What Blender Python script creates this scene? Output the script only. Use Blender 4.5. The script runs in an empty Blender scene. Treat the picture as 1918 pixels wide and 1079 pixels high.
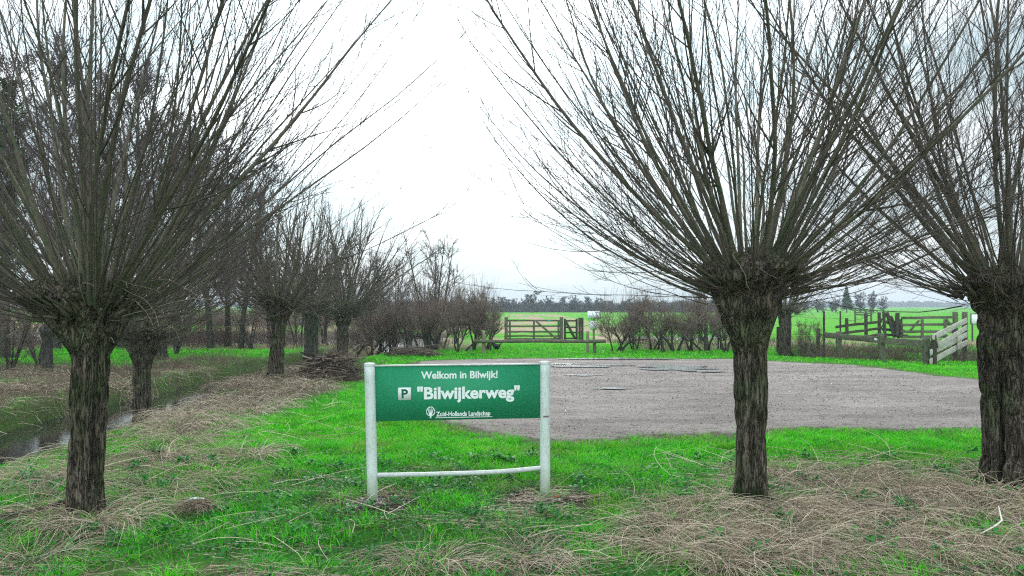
import bpy, math
import numpy as np
from mathutils import Vector
S = bpy.context.scene
COL = S.collection
R_ = math.radians

# ------------------------------------------------------------------ camera
CAMH = 1.6; FPX = 1480.0; PITCH = R_(1.3)
cam = bpy.data.objects.new("camera", bpy.data.cameras.new("camera")); COL.objects.link(cam)
cam.location = (0, 0, CAMH); cam.rotation_euler = (R_(90) + PITCH, 0, 0)
cam.data.sensor_width = 36; cam.data.lens = FPX / 1918 * 36
cam.data.clip_start = 0.05; cam.data.clip_end = 6000
S.camera = cam
S.cycles.use_denoising = False; S.cycles.filter_width = 1.2

# ------------------------------------------------------------------ world: bright overcast
SUN_EL = 32; SUN_AZ = -4
W = bpy.data.worlds.new("World"); S.world = W; W.use_nodes = True
nt = W.node_tree; nt.nodes.clear(); N = nt.nodes.new; L = nt.links.new
out = N("ShaderNodeOutputWorld"); bg = N("ShaderNodeBackground"); bg.inputs[1].default_value = 0.1
sky = N("ShaderNodeTexSky"); sky.sky_type = 'NISHITA'; sky.sun_disc = False
sky.sun_elevation = R_(SUN_EL); sky.sun_rotation = R_(SUN_AZ)
tc = N("ShaderNodeTexCoord"); sep = N("ShaderNodeSeparateXYZ"); L(tc.outputs["Generated"], sep.inputs[0])
mp = N("ShaderNodeMapping"); mp.inputs["Scale"].default_value = (1.6, 1.6, 4.5); L(tc.outputs["Generated"], mp.inputs[0])
nz = N("ShaderNodeTexNoise"); nz.inputs["Scale"].default_value = 2.2; nz.inputs["Detail"].default_value = 6; nz.inputs["Roughness"].default_value = .5
L(mp.outputs[0], nz.inputs[0])
rp = N("ShaderNodeValToRGB"); L(nz.outputs[0], rp.inputs[0])
rp.color_ramp.elements[0].position = .42; rp.color_ramp.elements[0].color = (5.4, 6.7, 7.1, 1)
rp.color_ramp.elements[1].position = .68; rp.color_ramp.elements[1].color = (10.4, 10.8, 11.0, 1)
# brighter cloud round the hidden sun
sd = Vector((math.sin(R_(SUN_AZ)) * math.cos(R_(SUN_EL)), math.cos(R_(SUN_AZ)) * math.cos(R_(SUN_EL)), math.sin(R_(SUN_EL))))
dt = N("ShaderNodeVectorMath"); dt.operation = 'DOT_PRODUCT'; dt.inputs[1].default_value = sd; L(tc.outputs["Generated"], dt.inputs[0])
mr = N("ShaderNodeMapRange"); mr.inputs[1].default_value = .82; mr.inputs[2].default_value = 1; mr.inputs[3].default_value = .95; mr.inputs[4].default_value = 2.5
L(dt.outputs["Value"], mr.inputs[0])
mul = N("ShaderNodeVectorMath"); mul.operation = 'SCALE'; L(rp.outputs[0], mul.inputs[0]); L(mr.outputs[0], mul.inputs[3])
# duller towards the horizon
hz = N("ShaderNodeMapRange"); hz.inputs[1].default_value = 0; hz.inputs[2].default_value = .22; hz.inputs[3].default_value = .84; hz.inputs[4].default_value = 1.0
L(sep.outputs[2], hz.inputs[0])
bk = N("ShaderNodeMapRange"); bk.inputs[1].default_value = -.6; bk.inputs[2].default_value = .5; bk.inputs[3].default_value = 2.4; bk.inputs[4].default_value = 1.0
L(sep.outputs[1], bk.inputs[0])                                # added sky brightness behind the camera, lifts the shaded sides facing it
hb = N("ShaderNodeMath"); hb.operation = 'MULTIPLY'; L(hz.outputs[0], hb.inputs[0]); L(bk.outputs[0], hb.inputs[1])
mul2 = N("ShaderNodeVectorMath"); mul2.operation = 'SCALE'; L(mul.outputs[0], mul2.inputs[0]); L(hb.outputs[0], mul2.inputs[3])
mx = N("ShaderNodeMixRGB"); mx.inputs[0].default_value = .88; L(sky.outputs[0], mx.inputs[1]); L(mul2.outputs[0], mx.inputs[2])
L(mx.outputs[0], bg.inputs[0]); L(bg.outputs[0], out.inputs[0])

sun = bpy.data.objects.new("sun", bpy.data.lights.new("sun", 'SUN')); COL.objects.link(sun)
sun.data.energy = 1.1; sun.data.angle = R_(14); sun.data.color = (1, .97, .92)
sun.rotation_euler = (-sd).to_track_quat('-Z', 'Y').to_euler(); sun.location = (0, 20, 30)
vs = S.view_settings; vs.view_transform = 'Standard'; vs.look = 'None'; vs.exposure = 0.45; vs.gamma = 1
S.cycles.max_bounces = 6; S.cycles.diffuse_bounces = 3; S.cycles.transparent_max_bounces = 4; S.cycles.caustics_reflective = False; S.cycles.caustics_refractive = False

# ------------------------------------------------------------------ helpers
def ray(px, py, Y):
    """point at depth Y seen at photo pixel (px, py)"""
    u = (px - 959) / FPX; v = -(py - 539.5) / FPX; c, s = math.cos(PITCH), math.sin(PITCH)
    dy = c - v * s; dz = s + v * c
    return np.array((u * Y / dy, Y, CAMH + dz * Y / dy))
def gnd(px, py, z=0.):
    v = -(py - 539.5) / FPX; c, s = math.cos(PITCH), math.sin(PITCH)
    dy = c - v * s; dz = s + v * c
    return ray(px, py, (z - CAMH) / dz * dy)

def _hash(i, j, seed):
    h = np.sin(i * 127.1 + j * 311.7 + seed * 74.7) * 43758.5453
    return h - np.floor(h)
def vnoise(x, y, seed=0, per=None):
    x = np.asarray(x, float); y = np.asarray(y, float)
    i = np.floor(x); j = np.floor(y); fx = x - i; fy = y - j
    fx = fx * fx * (3 - 2 * fx); fy = fy * fy * (3 - 2 * fy)
    i1 = i + 1
    if per: i = np.mod(i, per); i1 = np.mod(i1, per)
    a = _hash(i, j, seed); b = _hash(i1, j, seed); c = _hash(i, j + 1, seed); d = _hash(i1, j + 1, seed)
    return (a * (1 - fx) + b * fx) * (1 - fy) + (c * (1 - fx) + d * fx) * fy
def fbm(x, y, seed=0, o=4):
    t = 0; a = .5; s = 0
    for k in range(o):
        t = t + a * vnoise(x * 2 ** k, y * 2 ** k, seed + k * 13); s += a; a *= .5
    return t / s
def sstep(a, b, x):
    t = np.clip((x - a) / (b - a), 0, 1); return t * t * (3 - 2 * t)

class Geo:
    """collects vertices and faces; build() links them as ONE mesh object"""
    def __init__(s): s.v = []; s.q = []; s.t = []; s.c = []; s.n = 0
    def add(s, v, quads=None, tris=None, tint=0.):
        v = np.asarray(v, float).reshape(-1, 3); k = s.n
        s.v.append(v); s.n += len(v)
        if quads is not None and len(quads): s.q.append(np.asarray(quads, np.int64).reshape(-1, 4) + k)
        if tris is not None and len(tris): s.t.append(np.asarray(tris, np.int64).reshape(-1, 3) + k)
        s.c.append(np.broadcast_to(np.asarray(tint, float), (len(v),)))
        return s
    def box(s, c, size, rot=None, tint=0., taper=0.):
        x, y, z = np.array(size) / 2.
        b = .0
        v = np.array([(-x, -y, -z), (x, -y, -z), (x, y, -z), (-x, y, -z), (-x, -y, z), (x, -y, z), (x, y, z), (-x, y, z)], float)
        if taper: v[4:, :2] *= 1 - taper
        if rot is not None: v = v @ np.array(rot).T
        return s.add(v + np.array(c), [(0, 3, 2, 1), (4, 5, 6, 7), (0, 1, 5, 4), (1, 2, 6, 5), (2, 3, 7, 6), (3, 0, 4, 7)], tint=tint)
    def beam(s, a, b, w, h, tint=0., seg=10, rough=.004, seed=1):
        """rough sawn timber from a to b, w across, h high"""
        a = np.array(a, float); b = np.array(b, float); d = b - a; Ln = np.linalg.norm(d); d /= Ln
        up = np.array((0, 0, 1.)) if abs(d[2]) < .9 else np.array((0, 1., 0))
        sd_ = np.cross(d, up); sd_ /= np.linalg.norm(sd_); up = np.cross(sd_, d)
        rg = np.random.default_rng(seed)
        ch = .12
        prof = np.array([(-1 + ch, -1), (1 - ch, -1), (1, -1 + ch), (1, 1 - ch), (1 - ch, 1), (-1 + ch, 1), (-1, 1 - ch), (-1, -1 + ch)]) * np.array((w / 2, h / 2))
        V = []
        for k in range(seg + 1):
            o = a + d * Ln * k / seg; j = rg.normal(0, rough, (8, 2)); bow = rg.normal(0, rough)
            p = prof + j
            V.append(o + p[:, :1] * sd_ + (p[:, 1:] + bow) * up)
        V = np.concatenate(V + [a[None], b[None]]); Q = []; T = []
        for k in range(seg):
            for i in range(8):
                i2 = (i + 1) % 8; Q.append((k * 8 + i, k * 8 + i2, k * 8 + 8 + i2, k * 8 + 8 + i))
        n = (seg + 1) * 8
        for i in range(8):
            i2 = (i + 1) % 8; T.append((n, i2, i)); T.append((n + 1, seg * 8 + i, seg * 8 + i2))
        return s.add(V, Q, T, tint)
    def tubes(s, P, R, sides=3, tint=0., cap=False):
        """P (M,n,3) centre lines, R (M,n) radii"""
        M, n, _ = P.shape
        if M == 0: return s
        T = np.empty_like(P); T[:, 1:-1] = P[:, 2:] - P[:, :-2]; T[:, 0] = P[:, 1] - P[:, 0]; T[:, -1] = P[:, -1] - P[:, -2]
        T /= np.linalg.norm(T, axis=2, keepdims=True) + 1e-9
        m = P[:, -1] - P[:, 0]; ref = np.where((np.abs(m[:, 2]) > .8 * np.linalg.norm(m, axis=1))[:, None], np.array((1., 0, 0)), np.array((0, 0, 1.)))
        A = np.cross(T, ref[:, None, :]); A /= np.linalg.norm(A, axis=2, keepdims=True) + 1e-9; B = np.cross(T, A)
        th = np.arange(sides) * 2 * math.pi / sides
        V = P[:, :, None, :] + R[:, :, None, None] * (np.cos(th)[None, None, :, None] * A[:, :, None, :] + np.sin(th)[None, None, :, None] * B[:, :, None, :])
        idx = np.arange(M * n * sides).reshape(M, n, sides); nx = np.roll(idx, -1, 2)
        Q = np.stack([idx[:, :-1], nx[:, :-1], nx[:, 1:], idx[:, 1:]], -1).reshape(-1, 4)
        if np.ndim(tint) == 1: tint = np.repeat(tint, n * sides)
        elif np.ndim(tint) == 2: tint = np.repeat(tint.reshape(-1), sides)
        k = s.n
        s.add(V.reshape(-1, 3), Q, tint=tint)
        if cap:
            for e, o in ((0, 1), (n - 1, -1)):
                f = idx[:, e, :]
                if sides == 4: s.q.append(f[:, ::o] + k)
                else:
                    for i in range(1, sides - 1): s.t.append(np.stack([f[:, 0], f[:, i], f[:, i + 1]], 1)[:, ::-o] + k)
        return s
    def lathe(s, c, prof, sides=24, tint=0.):
        th = np.arange(sides) * 2 * math.pi / sides; pr = np.array(prof, float); n = len(pr)
        V = np.stack([c[0] + pr[:, :1] * np.cos(th), c[1] + pr[:, :1] * np.sin(th), c[2] + np.repeat(pr[:, 1:], sides, 1)], -1).reshape(-1, 3)
        idx = np.arange(n * sides).reshape(n, sides); nx = np.roll(idx, -1, 1)
        return s.add(V, np.stack([idx[:-1], nx[:-1], nx[1:], idx[1:]], -1).reshape(-1, 4), tint=tint)
    def build(s, name, mat, parent=None, smooth=False, loc=None):
        me = bpy.data.meshes.new(name)
        v = np.concatenate(s.v) if s.v else np.zeros((0, 3))
        if loc is not None: v = v - np.array(loc)
        q = np.concatenate(s.q) if s.q else np.zeros((0, 4), int); t = np.concatenate(s.t) if s.t else np.zeros((0, 3), int)
        nl = q.size + t.size; nf = len(q) + len(t)
        me.vertices.add(len(v)); me.loops.add(nl); me.polygons.add(nf)
        me.vertices.foreach_set("co", v.astype(np.float32).ravel())
        me.loops.foreach_set("vertex_index", np.concatenate([q.ravel(), t.ravel()]).astype(np.int32))
        ls = np.concatenate([np.arange(len(q)) * 4, q.size + np.arange(len(t)) * 3]).astype(np.int32)
        me.polygons.foreach_set("loop_start", ls)
        if smooth: me.polygons.foreach_set("use_smooth", np.ones(nf, bool))
        a = me.attributes.new("tint", 'FLOAT', 'POINT'); a.data.foreach_set("value", np.concatenate(s.c).astype(np.float32) if s.c else [])
        me.update(calc_edges=True)
        if mat: me.materials.append(mat)
        o = bpy.data.objects.new(name, me); COL.objects.link(o)
        if parent is not None: o.parent = parent
        if loc is not None: o.location = loc
        return o

def tag(o, label=None, cat=None, group=None, kind=None):
    if label: o["label"] = label
    if cat: o["category"] = cat
    if group: o["group"] = group
    if kind: o["kind"] = kind
    return o
def empty(name, loc, label, cat, group=None, rz=0):
    o = bpy.data.objects.new(name, None); COL.objects.link(o); o.location = loc; o.rotation_euler = (0, 0, rz); o.empty_display_size = .1
    return tag(o, label, cat, group)
def copy_tree(o, loc, rz, label, sc=1., group=None):
    c = o.copy(); COL.objects.link(c); c.location = loc; c.rotation_euler = (0, 0, rz); c.scale = (sc if isinstance(sc, tuple) else (sc,) * 3)
    c["label"] = label
    if group: c["group"] = group
    for ch in list(o.children):
        d = ch.copy(); COL.objects.link(d); d.parent = c
        for g in list(ch.children):
            e = g.copy(); COL.objects.link(e); e.parent = d
    return c

# ------------------------------------------------------------------ materials
def ramp(nt, fac, stops):
    r = nt.nodes.new("ShaderNodeValToRGB"); e = r.color_ramp.elements
    while len(e) < len(stops): e.new(.5)
    for k, (p, c) in enumerate(stops): e[k].position = p; e[k].color = (*c, 1)
    nt.links.new(fac, r.inputs[0]); return r.outputs[0]
def noise(nt, vec, scale, detail=4, rough=.55, mscale=None):
    if mscale:
        m = nt.nodes.new("ShaderNodeMapping"); m.inputs["Scale"].default_value = mscale; nt.links.new(vec, m.inputs[0]); vec = m.outputs[0]
    n = nt.nodes.new("ShaderNodeTexNoise"); n.inputs["Scale"].default_value = scale; n.inputs["Detail"].default_value = detail; n.inputs["Roughness"].default_value = rough
    nt.links.new(vec, n.inputs[0]); return n.outputs[0]
def mixc(nt, fac, a, b, mode='MIX'):
    m = nt.nodes.new("ShaderNodeMixRGB"); m.blend_type = mode
    for i, x in ((0, fac), (1, a), (2, b)):
        if isinstance(x, (int, float)): m.inputs[i].default_value = x
        elif isinstance(x, tuple): m.inputs[i].default_value = (*x, 1)
        else: nt.links.new(x, m.inputs[i])
    return m.outputs[0]
def math_(nt, op, a, b=0., clamp=False):
    m = nt.nodes.new("ShaderNodeMath"); m.operation = op; m.use_clamp = clamp
    for i, x in ((0, a), (1, b)):
        if isinstance(x, (int, float)): m.inputs[i].default_value = x
        else: nt.links.new(x, m.inputs[i])
    return m.outputs[0]
def material(name, fn, rough=.9, bump=None, spec=.2, transl=0.):
    m = bpy.data.materials.new(name); m.use_nodes = True; nt = m.node_tree; nt.nodes.clear()
    o = nt.nodes.new("ShaderNodeOutputMaterial"); b = nt.nodes.new("ShaderNodeBsdfPrincipled")
    b.inputs["Roughness"].default_value = rough; b.inputs["Specular IOR Level"].default_value = spec
    c = nt.nodes.new("ShaderNodeTexCoord"); at = nt.nodes.new("ShaderNodeAttribute"); at.attribute_name = "tint"
    r = fn(nt, c.outputs["Object"], at.outputs["Fac"])
    col, h = r if isinstance(r, tuple) and len(r) == 2 else (r, None)
    if isinstance(col, tuple): b.inputs["Base Color"].default_value = (*col, 1)
    else: nt.links.new(col, b.inputs["Base Color"])
    if h is not None and bump:
        bp = nt.nodes.new("ShaderNodeBump"); bp.inputs["Strength"].default_value = bump[0]; bp.inputs["Distance"].default_value = bump[1]
        nt.links.new(h, bp.inputs["Height"]); nt.links.new(bp.outputs[0], b.inputs["Normal"])
    if transl:
        t = nt.nodes.new("ShaderNodeBsdfTranslucent"); mx = nt.nodes.new("ShaderNodeMixShader"); mx.inputs[0].default_value = transl
        if isinstance(col, tuple): t.inputs[0].default_value = (*col, 1)
        else: nt.links.new(col, t.inputs[0])
        nt.links.new(b.outputs[0], mx.inputs[1]); nt.links.new(t.outputs[0], mx.inputs[2]); nt.links.new(mx.outputs[0], o.inputs[0])
    else: nt.links.new(b.outputs[0], o.inputs[0])
    return m
def flat(name, c, rough=.6, var=.12, scale=20, spec=.3):
    def f(nt, co, t):
        n = noise(nt, co, scale, 5)
        return mixc(nt, 1., c, ramp(nt, n, [(.3, (1 - var,) * 3), (.7, (1 + var,) * 3)]), 'MULTIPLY'), n
    return material(name, f, rough, (.15, .005), spec)

def f_bark(c0, c1, moss, mossamt):
    def f(nt, co, t):
        fur = noise(nt, co, 9, 7, .65, (2.2, 2.2, .55)); big = noise(nt, co, 2.5, 3)
        fine = noise(nt, co, 60, 4, .6, (1, 1, .4))
        base = ramp(nt, fur, [(.36, c0), (.62, c1)])
        base = mixc(nt, math_(nt, 'MULTIPLY', ramp(nt, big, [(.48, (0, 0, 0)), (.66, (1, 1, 1))]), mossamt), base, moss)
        fs = noise(nt, co, 17, 6, .65, (2.3, 2.3, .24)); fa = math_(nt, 'ABSOLUTE', math_(nt, 'SUBTRACT', fs, .5))
        fis = ramp(nt, fa, [(.0, (0, 0, 0)), (.045, (1, 1, 1))])
        base = mixc(nt, math_(nt, 'MULTIPLY', math_(nt, 'SUBTRACT', 1., fis), .75), base, (.012, .009, .007))
        base = mixc(nt, t, base, (.018, .040, .008))          # tint 1 = moss cushion
        base = mixc(nt, .6, base, ramp(nt, fine, [(.3, (.55,) * 3), (.7, (1.35,) * 3)]), 'MULTIPLY')
        return base, math_(nt, 'ADD', math_(nt, 'ADD', math_(nt, 'MULTIPLY', fur, .6), math_(nt, 'MULTIPLY', fis, .8)), math_(nt, 'MULTIPLY', fine, .3))
    return f
M_bark = material("willow_bark", f_bark((.034, .028, .020), (.175, .145, .112), (.085, .115, .05), .75), .95, (.9, .02), .1)
M_barkfar = material("far_bark", f_bark((.022, .020, .018), (.11, .10, .085), (.045, .075, .03), .9), .95, (.5, .02), .1)
def f_shoot(nt, co, t):
    # tint 0 = thin twig, 1 = thick shoot, 2 = dead straw coloured twig
    n = noise(nt, co, 7, 4); n2 = noise(nt, co, 45, 3)
    thick = mixc(nt, ramp(nt, n, [(.4, (0, 0, 0)), (.62, (1, 1, 1))]), (.165, .138, .105), (.085, .105, .055))
    c = mixc(nt, math_(nt, 'MULTIPLY', t, 1., True), (.085, .062, .058), thick)
    c = mixc(nt, math_(nt, 'SUBTRACT', t, 1., True), c, (.30, .27, .18))
    return mixc(nt, .7, c, ramp(nt, n2, [(.3, (.65,) * 3), (.7, (1.3,) * 3)]), 'MULTIPLY'), n2
M_shoot = material("willow_shoots", f_shoot, .75, (.3, .004), .25)
def f_twig(a, b):
    def f(nt, co, t):
        n = noise(nt, co, 3, 4)
        return mixc(nt, t, ramp(nt, n, [(.35, a), (.65, b)]), (.055, .062, .050))
    return f
M_alder = material("alder_twigs", f_twig((.085, .058, .067), (.18, .13, .145)), .9)
M_hedge = material("hedge_twigs", f_twig((.11, .078, .066), (.27, .20, .17)), .9)
M_fartw = material("far_tree_twigs", f_twig((.045, .045, .05), (.085, .08, .085)), .9)
M_blossom = material("green_bush_twigs", f_twig((.045, .060, .025), (.09, .105, .05)), .9)
def f_leafy(a, b, c):
    def f(nt, co, t):
        return ramp(nt, t, [(0., a), (.5, b), (1., c)])
    return f
def f_grass(nt, co, t):
    c = ramp(nt, t, [(0., (.018, .13, .008)), (.5, (.060, .60, .007)), (1., (.28, .88, .03))])
    n = ramp(nt, noise(nt, co, .9, 5, .65), [(.46, (0,) * 3), (.68, (.75,) * 3)])
    c = mixc(nt, n, c, mixc(nt, t, (.05, .13, .015), (.34, .46, .06)))
    old = ramp(nt, t, [(.955, (0,) * 3), (.97, (1,) * 3)]); return mixc(nt, old, c, (.42, .36, .20))
M_grass = material("green_grass", f_grass, .6, None, .15, .35)
M_weed = material("weed_leaves", f_leafy((.010, .060, .022), (.022, .17, .035), (.06, .34, .04)), .55, None, .3, .25)
M_straw = material("dry_straw", f_leafy((.14, .10, .075), (.50, .395, .29), (.92, .79, .62)), .8, None, .2, .15)
M_reed = material("dead_reeds", f_leafy((.075, .048, .042), (.17, .12, .10), (.32, .24, .17)), .9, None, .1, .1)
M_ivy = material("ivy_leaves", f_leafy((.008, .028, .008), (.02, .07, .012), (.05, .15, .02)), .5, None, .4, .15)
M_dead = material("dead_leaves", f_leafy((.035, .022, .016), (.09, .055, .035), (.17, .11, .07)), .85)
M_stick = material("cut_branches", f_leafy((.040, .030, .026), (.15, .11, .092), (.38, .30, .24)), .85)
def f_wood(c0, c1, c2):
    def f(nt, co, t):
        g = noise(nt, co, 14, 6, .6, (1.2, 1.2, 1.2)); b = noise(nt, co, 3, 3); s = noise(nt, co, 90, 3)
        c = ramp(nt, g, [(.3, c0), (.6, c1)])
        c = mixc(nt, ramp(nt, b, [(.45, (0, 0, 0)), (.7, (1, 1, 1))]), c, c2)
        return mixc(nt, .6, c, ramp(nt, s, [(.3, (.6,) * 3), (.7, (1.3,) * 3)]), 'MULTIPLY'), g
    return f
M_wood = material("mossy_timber", f_wood((.05, .048, .038), (.15, .14, .105), (.07, .11, .045)), .9, (.5, .01), .15)
M_wooddk = material("dark_timber", f_wood((.025, .022, .018), (.07, .062, .048), (.04, .05, .03)), .9, (.5, .01), .15)
M_woodgr = material("silvery_boards", f_wood((.25, .235, .21), (.52, .50, .46), (.36, .33, .26)), .85, (.5, .01), .2)
M_post = material("pale_post", f_wood((.16, .13, .09), (.30, .25, .18), (.15, .17, .09)), .9, (.4, .01), .15)
def f_white(nt, co, t):
    n = noise(nt, co, 5, 6); s = noise(nt, co, 60, 4, .7, (1, 1, .35))
    sp = nt.nodes.new("ShaderNodeSeparateXYZ"); nt.links.new(co, sp.inputs[0])
    low = math_(nt, 'SUBTRACT', 1., math_(nt, 'MULTIPLY', sp.outputs[2], 4.), True)
    c = mixc(nt, ramp(nt, n, [(.4, (0,) * 3), (.75, (.55,) * 3)]), (.66, .73, .70), (.46, .53, .47))
    c = mixc(nt, ramp(nt, s, [(.52, (0,) * 3), (.70, (.7,) * 3)]), c, (.34, .40, .30))
    return mixc(nt, math_(nt, 'MULTIPLY', low, .8), c, (.25, .30, .18)), s
M_white = material("white_painted_metal", f_white, .45, (.1, .002), .4)
M_alu = flat("weathered_aluminium", (.55, .58, .56), .4, .15, 30)
def f_panel(nt, co, t):
    n = noise(nt, co, 6, 5); s = noise(nt, co, 3.1, 5, .7); g = noise(nt, co, 400, 2)
    c = ramp(nt, n, [(.35, (.020, .27, .125)), (.7, (.024, .30, .145))])
    c = mixc(nt, ramp(nt, s, [(.60, (0,) * 3), (.72, (.55,) * 3)]), c, (.018, .11, .055))
    return mixc(nt, .3, c, ramp(nt, g, [(.3, (.8,) * 3), (.7, (1.2,) * 3)]), 'MULTIPLY'), g
M_panel = material("green_sign_enamel", f_panel, .5, (.03, .001), .25)
M_letter = flat("white_lettering", (.80, .86, .84), .5, .05, 30)
M_dkgreen = flat("dark_green_lettering", (.008, .11, .055), .5, .05, 30)

# ------------------------------------------------------------------ terrain
LOT = [gnd(*p)[:2] for p in ((800, 762), (870, 795), (930, 815), (1000, 826), (1100, 826), (1200, 822), (1370, 812), (1500, 801), (1700, 803), (1840, 806), (2150, 812), (2700, 812))]
LOT += [np.array((16.5, 15.5)), np.array((12.2, 16.0))] + [gnd(*p)[:2] for p in ((1840, 715), (1700, 698), (1600, 684), (1500, 680), (1370, 674), (1200, 672), (1030, 672), (900, 673), (790, 678), (735, 692), (740, 720))]
LOT = np.array(LOT)
def lot_sd(x, y):
    """signed distance to the lot outline, negative inside"""
    x = np.asarray(x, float); y = np.asarray(y, float); d = np.full(x.shape, 1e9); ins = np.zeros(x.shape, bool)
    for k in range(len(LOT)):
        a = LOT[k]; b = LOT[(k + 1) % len(LOT)]; e = b - a
        t = np.clip(((x - a[0]) * e[0] + (y - a[1]) * e[1]) / (e @ e), 0, 1)
        d = np.minimum(d, np.hypot(x - a[0] - t * e[0], y - a[1] - t * e[1]))
        c = ((a[1] > y) != (b[1] > y)) & (x < (b[0] - a[0]) * (y - a[1]) / (b[1] - a[1] + 1e-12) + a[0]); ins ^= c
    return np.where(ins, -d, d) + (fbm(x * 1.7, y * 1.7, 5) - .5) * .7 + (fbm(x * 9, y * 9, 6, 3) - .5) * .22
def ditch_x(y): return -6.82 + np.where(y > 20, ((y - 20) / 9.) ** 2 * .9, 0)
def ditch_d(x, y):
    """distance from the ditch's centre line (along x)"""
    d = np.abs(x - ditch_x(y)) + (vnoise(y * 1.3, x * 0, 9) - .5) * .25
    return np.where(y < 42, d, 9.)
def channel_d(x, y):
    c = np.where(x < 0, np.abs(y - 49 - .9 * np.sin(x * .3)) / 12.5, np.abs(y - 46.5 - .6 * np.sin(x * .4)) / 7.)
    return np.where((x > -3.2 - .4 * np.sin(y)) & (x < 6.5), 9., np.where((x < -60) | (x > 14.5), 9., c))
def height(x, y):
    x = np.asarray(x, float); y = np.asarray(y, float)
    h = (fbm(x * .6, y * .6, 1) - .5) * .12 + (fbm(x * 3, y * 3, 2, 3) - .5) * .05
    sd_ = lot_sd(x, y); h = h * sstep(-.1, 1.0, sd_)
    h = np.where(y > 60, h * .3, h)
    dd = ditch_d(x, y); sx_ = x - ditch_x(y); near = np.where(y < 42, np.clip((2.3 - sx_) / 1.6, 0, 1), 0) * (sx_ > 0) * sstep(2., 6., y)
    h = h - np.where(sx_ > 0, np.minimum(.31 * near, .31), 0) - (.52 - np.where(sx_ > 0, .31 * near, 0)) * (1 - sstep(.66, np.where(sx_ > 0, .88, 1.05), dd))
    h = h + .20 * np.exp(-((x + 5.35 - .3 * (fbm(y * .5, y * 0, 4) - .5)) / .42) ** 2) * sstep(12.8, 14.5, y) * (1 - sstep(22, 25, y))
    h = h - .7 * (1 - sstep(.9, 1.25, channel_d(x, y)))
    # dry ditch in front of the corral
    g = np.hypot((x - 12.2) / 4.2, (y - (24.9 - .25 * (x - 12))) / 1.6); h = h - .35 * (1 - sstep(.5, 1.1, g)) * (y > 20)
    return h
# how much of each cover grows where: green turf, dry straw
def cover(x, y):
    sd_ = lot_sd(x, y); n = fbm(x * .9, y * .9, 31); n2 = fbm(x * 3.1, y * 3.1, 33)
    fore = 1 - sstep(6.6, 7.8, y + (n - .5) * 1.8 - .10 * np.abs(x))       # mixed weedy foreground
    right = sstep(1.2, 2.3, x + (n - .5) * 2.2) * (1 - sstep(7.6, 8.6, y + (n - .5) * 1.2))
    lx = -3.1 - .12 * (y - 8) + (n - .5) * 2.6
    left = sstep(0, 1.2, lx - x) * sstep(-.2, .5, 6.5 - np.abs(x)) * sstep(6.3, 7.3, y) * (1 - sstep(19, 22, y))
    bank = (1 - sstep(.9, 1.9, ditch_d(x, y))) * (y > 8)
    farl = (x < -7.4) * (1 - sstep(19.5, 22.5, y + (n - .5) * 3 + (x + 8) * .25)) * .66
    beyond = sstep(28.0, 29.5, y) * np.where((x < -.8) | (x > 4), sstep(.40, .52, fbm(x * .25, y * .25, 44)) , sstep(.42, .5, fbm(x * .22, y * .12, 46)) * (y > 37))
    dry = np.clip(np.maximum.reduce([right * np.clip(.15 + 1.35 * n2, 0, 1.1), left * (.22 + .95 * n), bank * .8, farl, beyond * (y < 150), fore * sstep(.50, .66, n2) * .6]), 0, 1)
    dry = np.where((y > 28) & (x > 8) & (n > -1), dry * (1 - sstep(33, 40, y)), dry)
    edge = 1 - sstep(0, .55, sd_ + (n2 - .5) * .3)
    green = np.clip((1 - dry * .85) * (1 - fore * .45), 0, 1) * (1 - edge * .8)
    for sx, sy in (SIGN_L, SIGN_R): green = green * sstep(.22, .62, np.hypot((x - sx) * .9, y - sy + .16) + (n2 - .5) * .35)
    return green, dry, fore, edge
SIGN_L = (ray(698, 930, 6.60)[0], 6.60); SIGN_R = (ray(1021, 922, 6.80)[0], 6.80)

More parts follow.
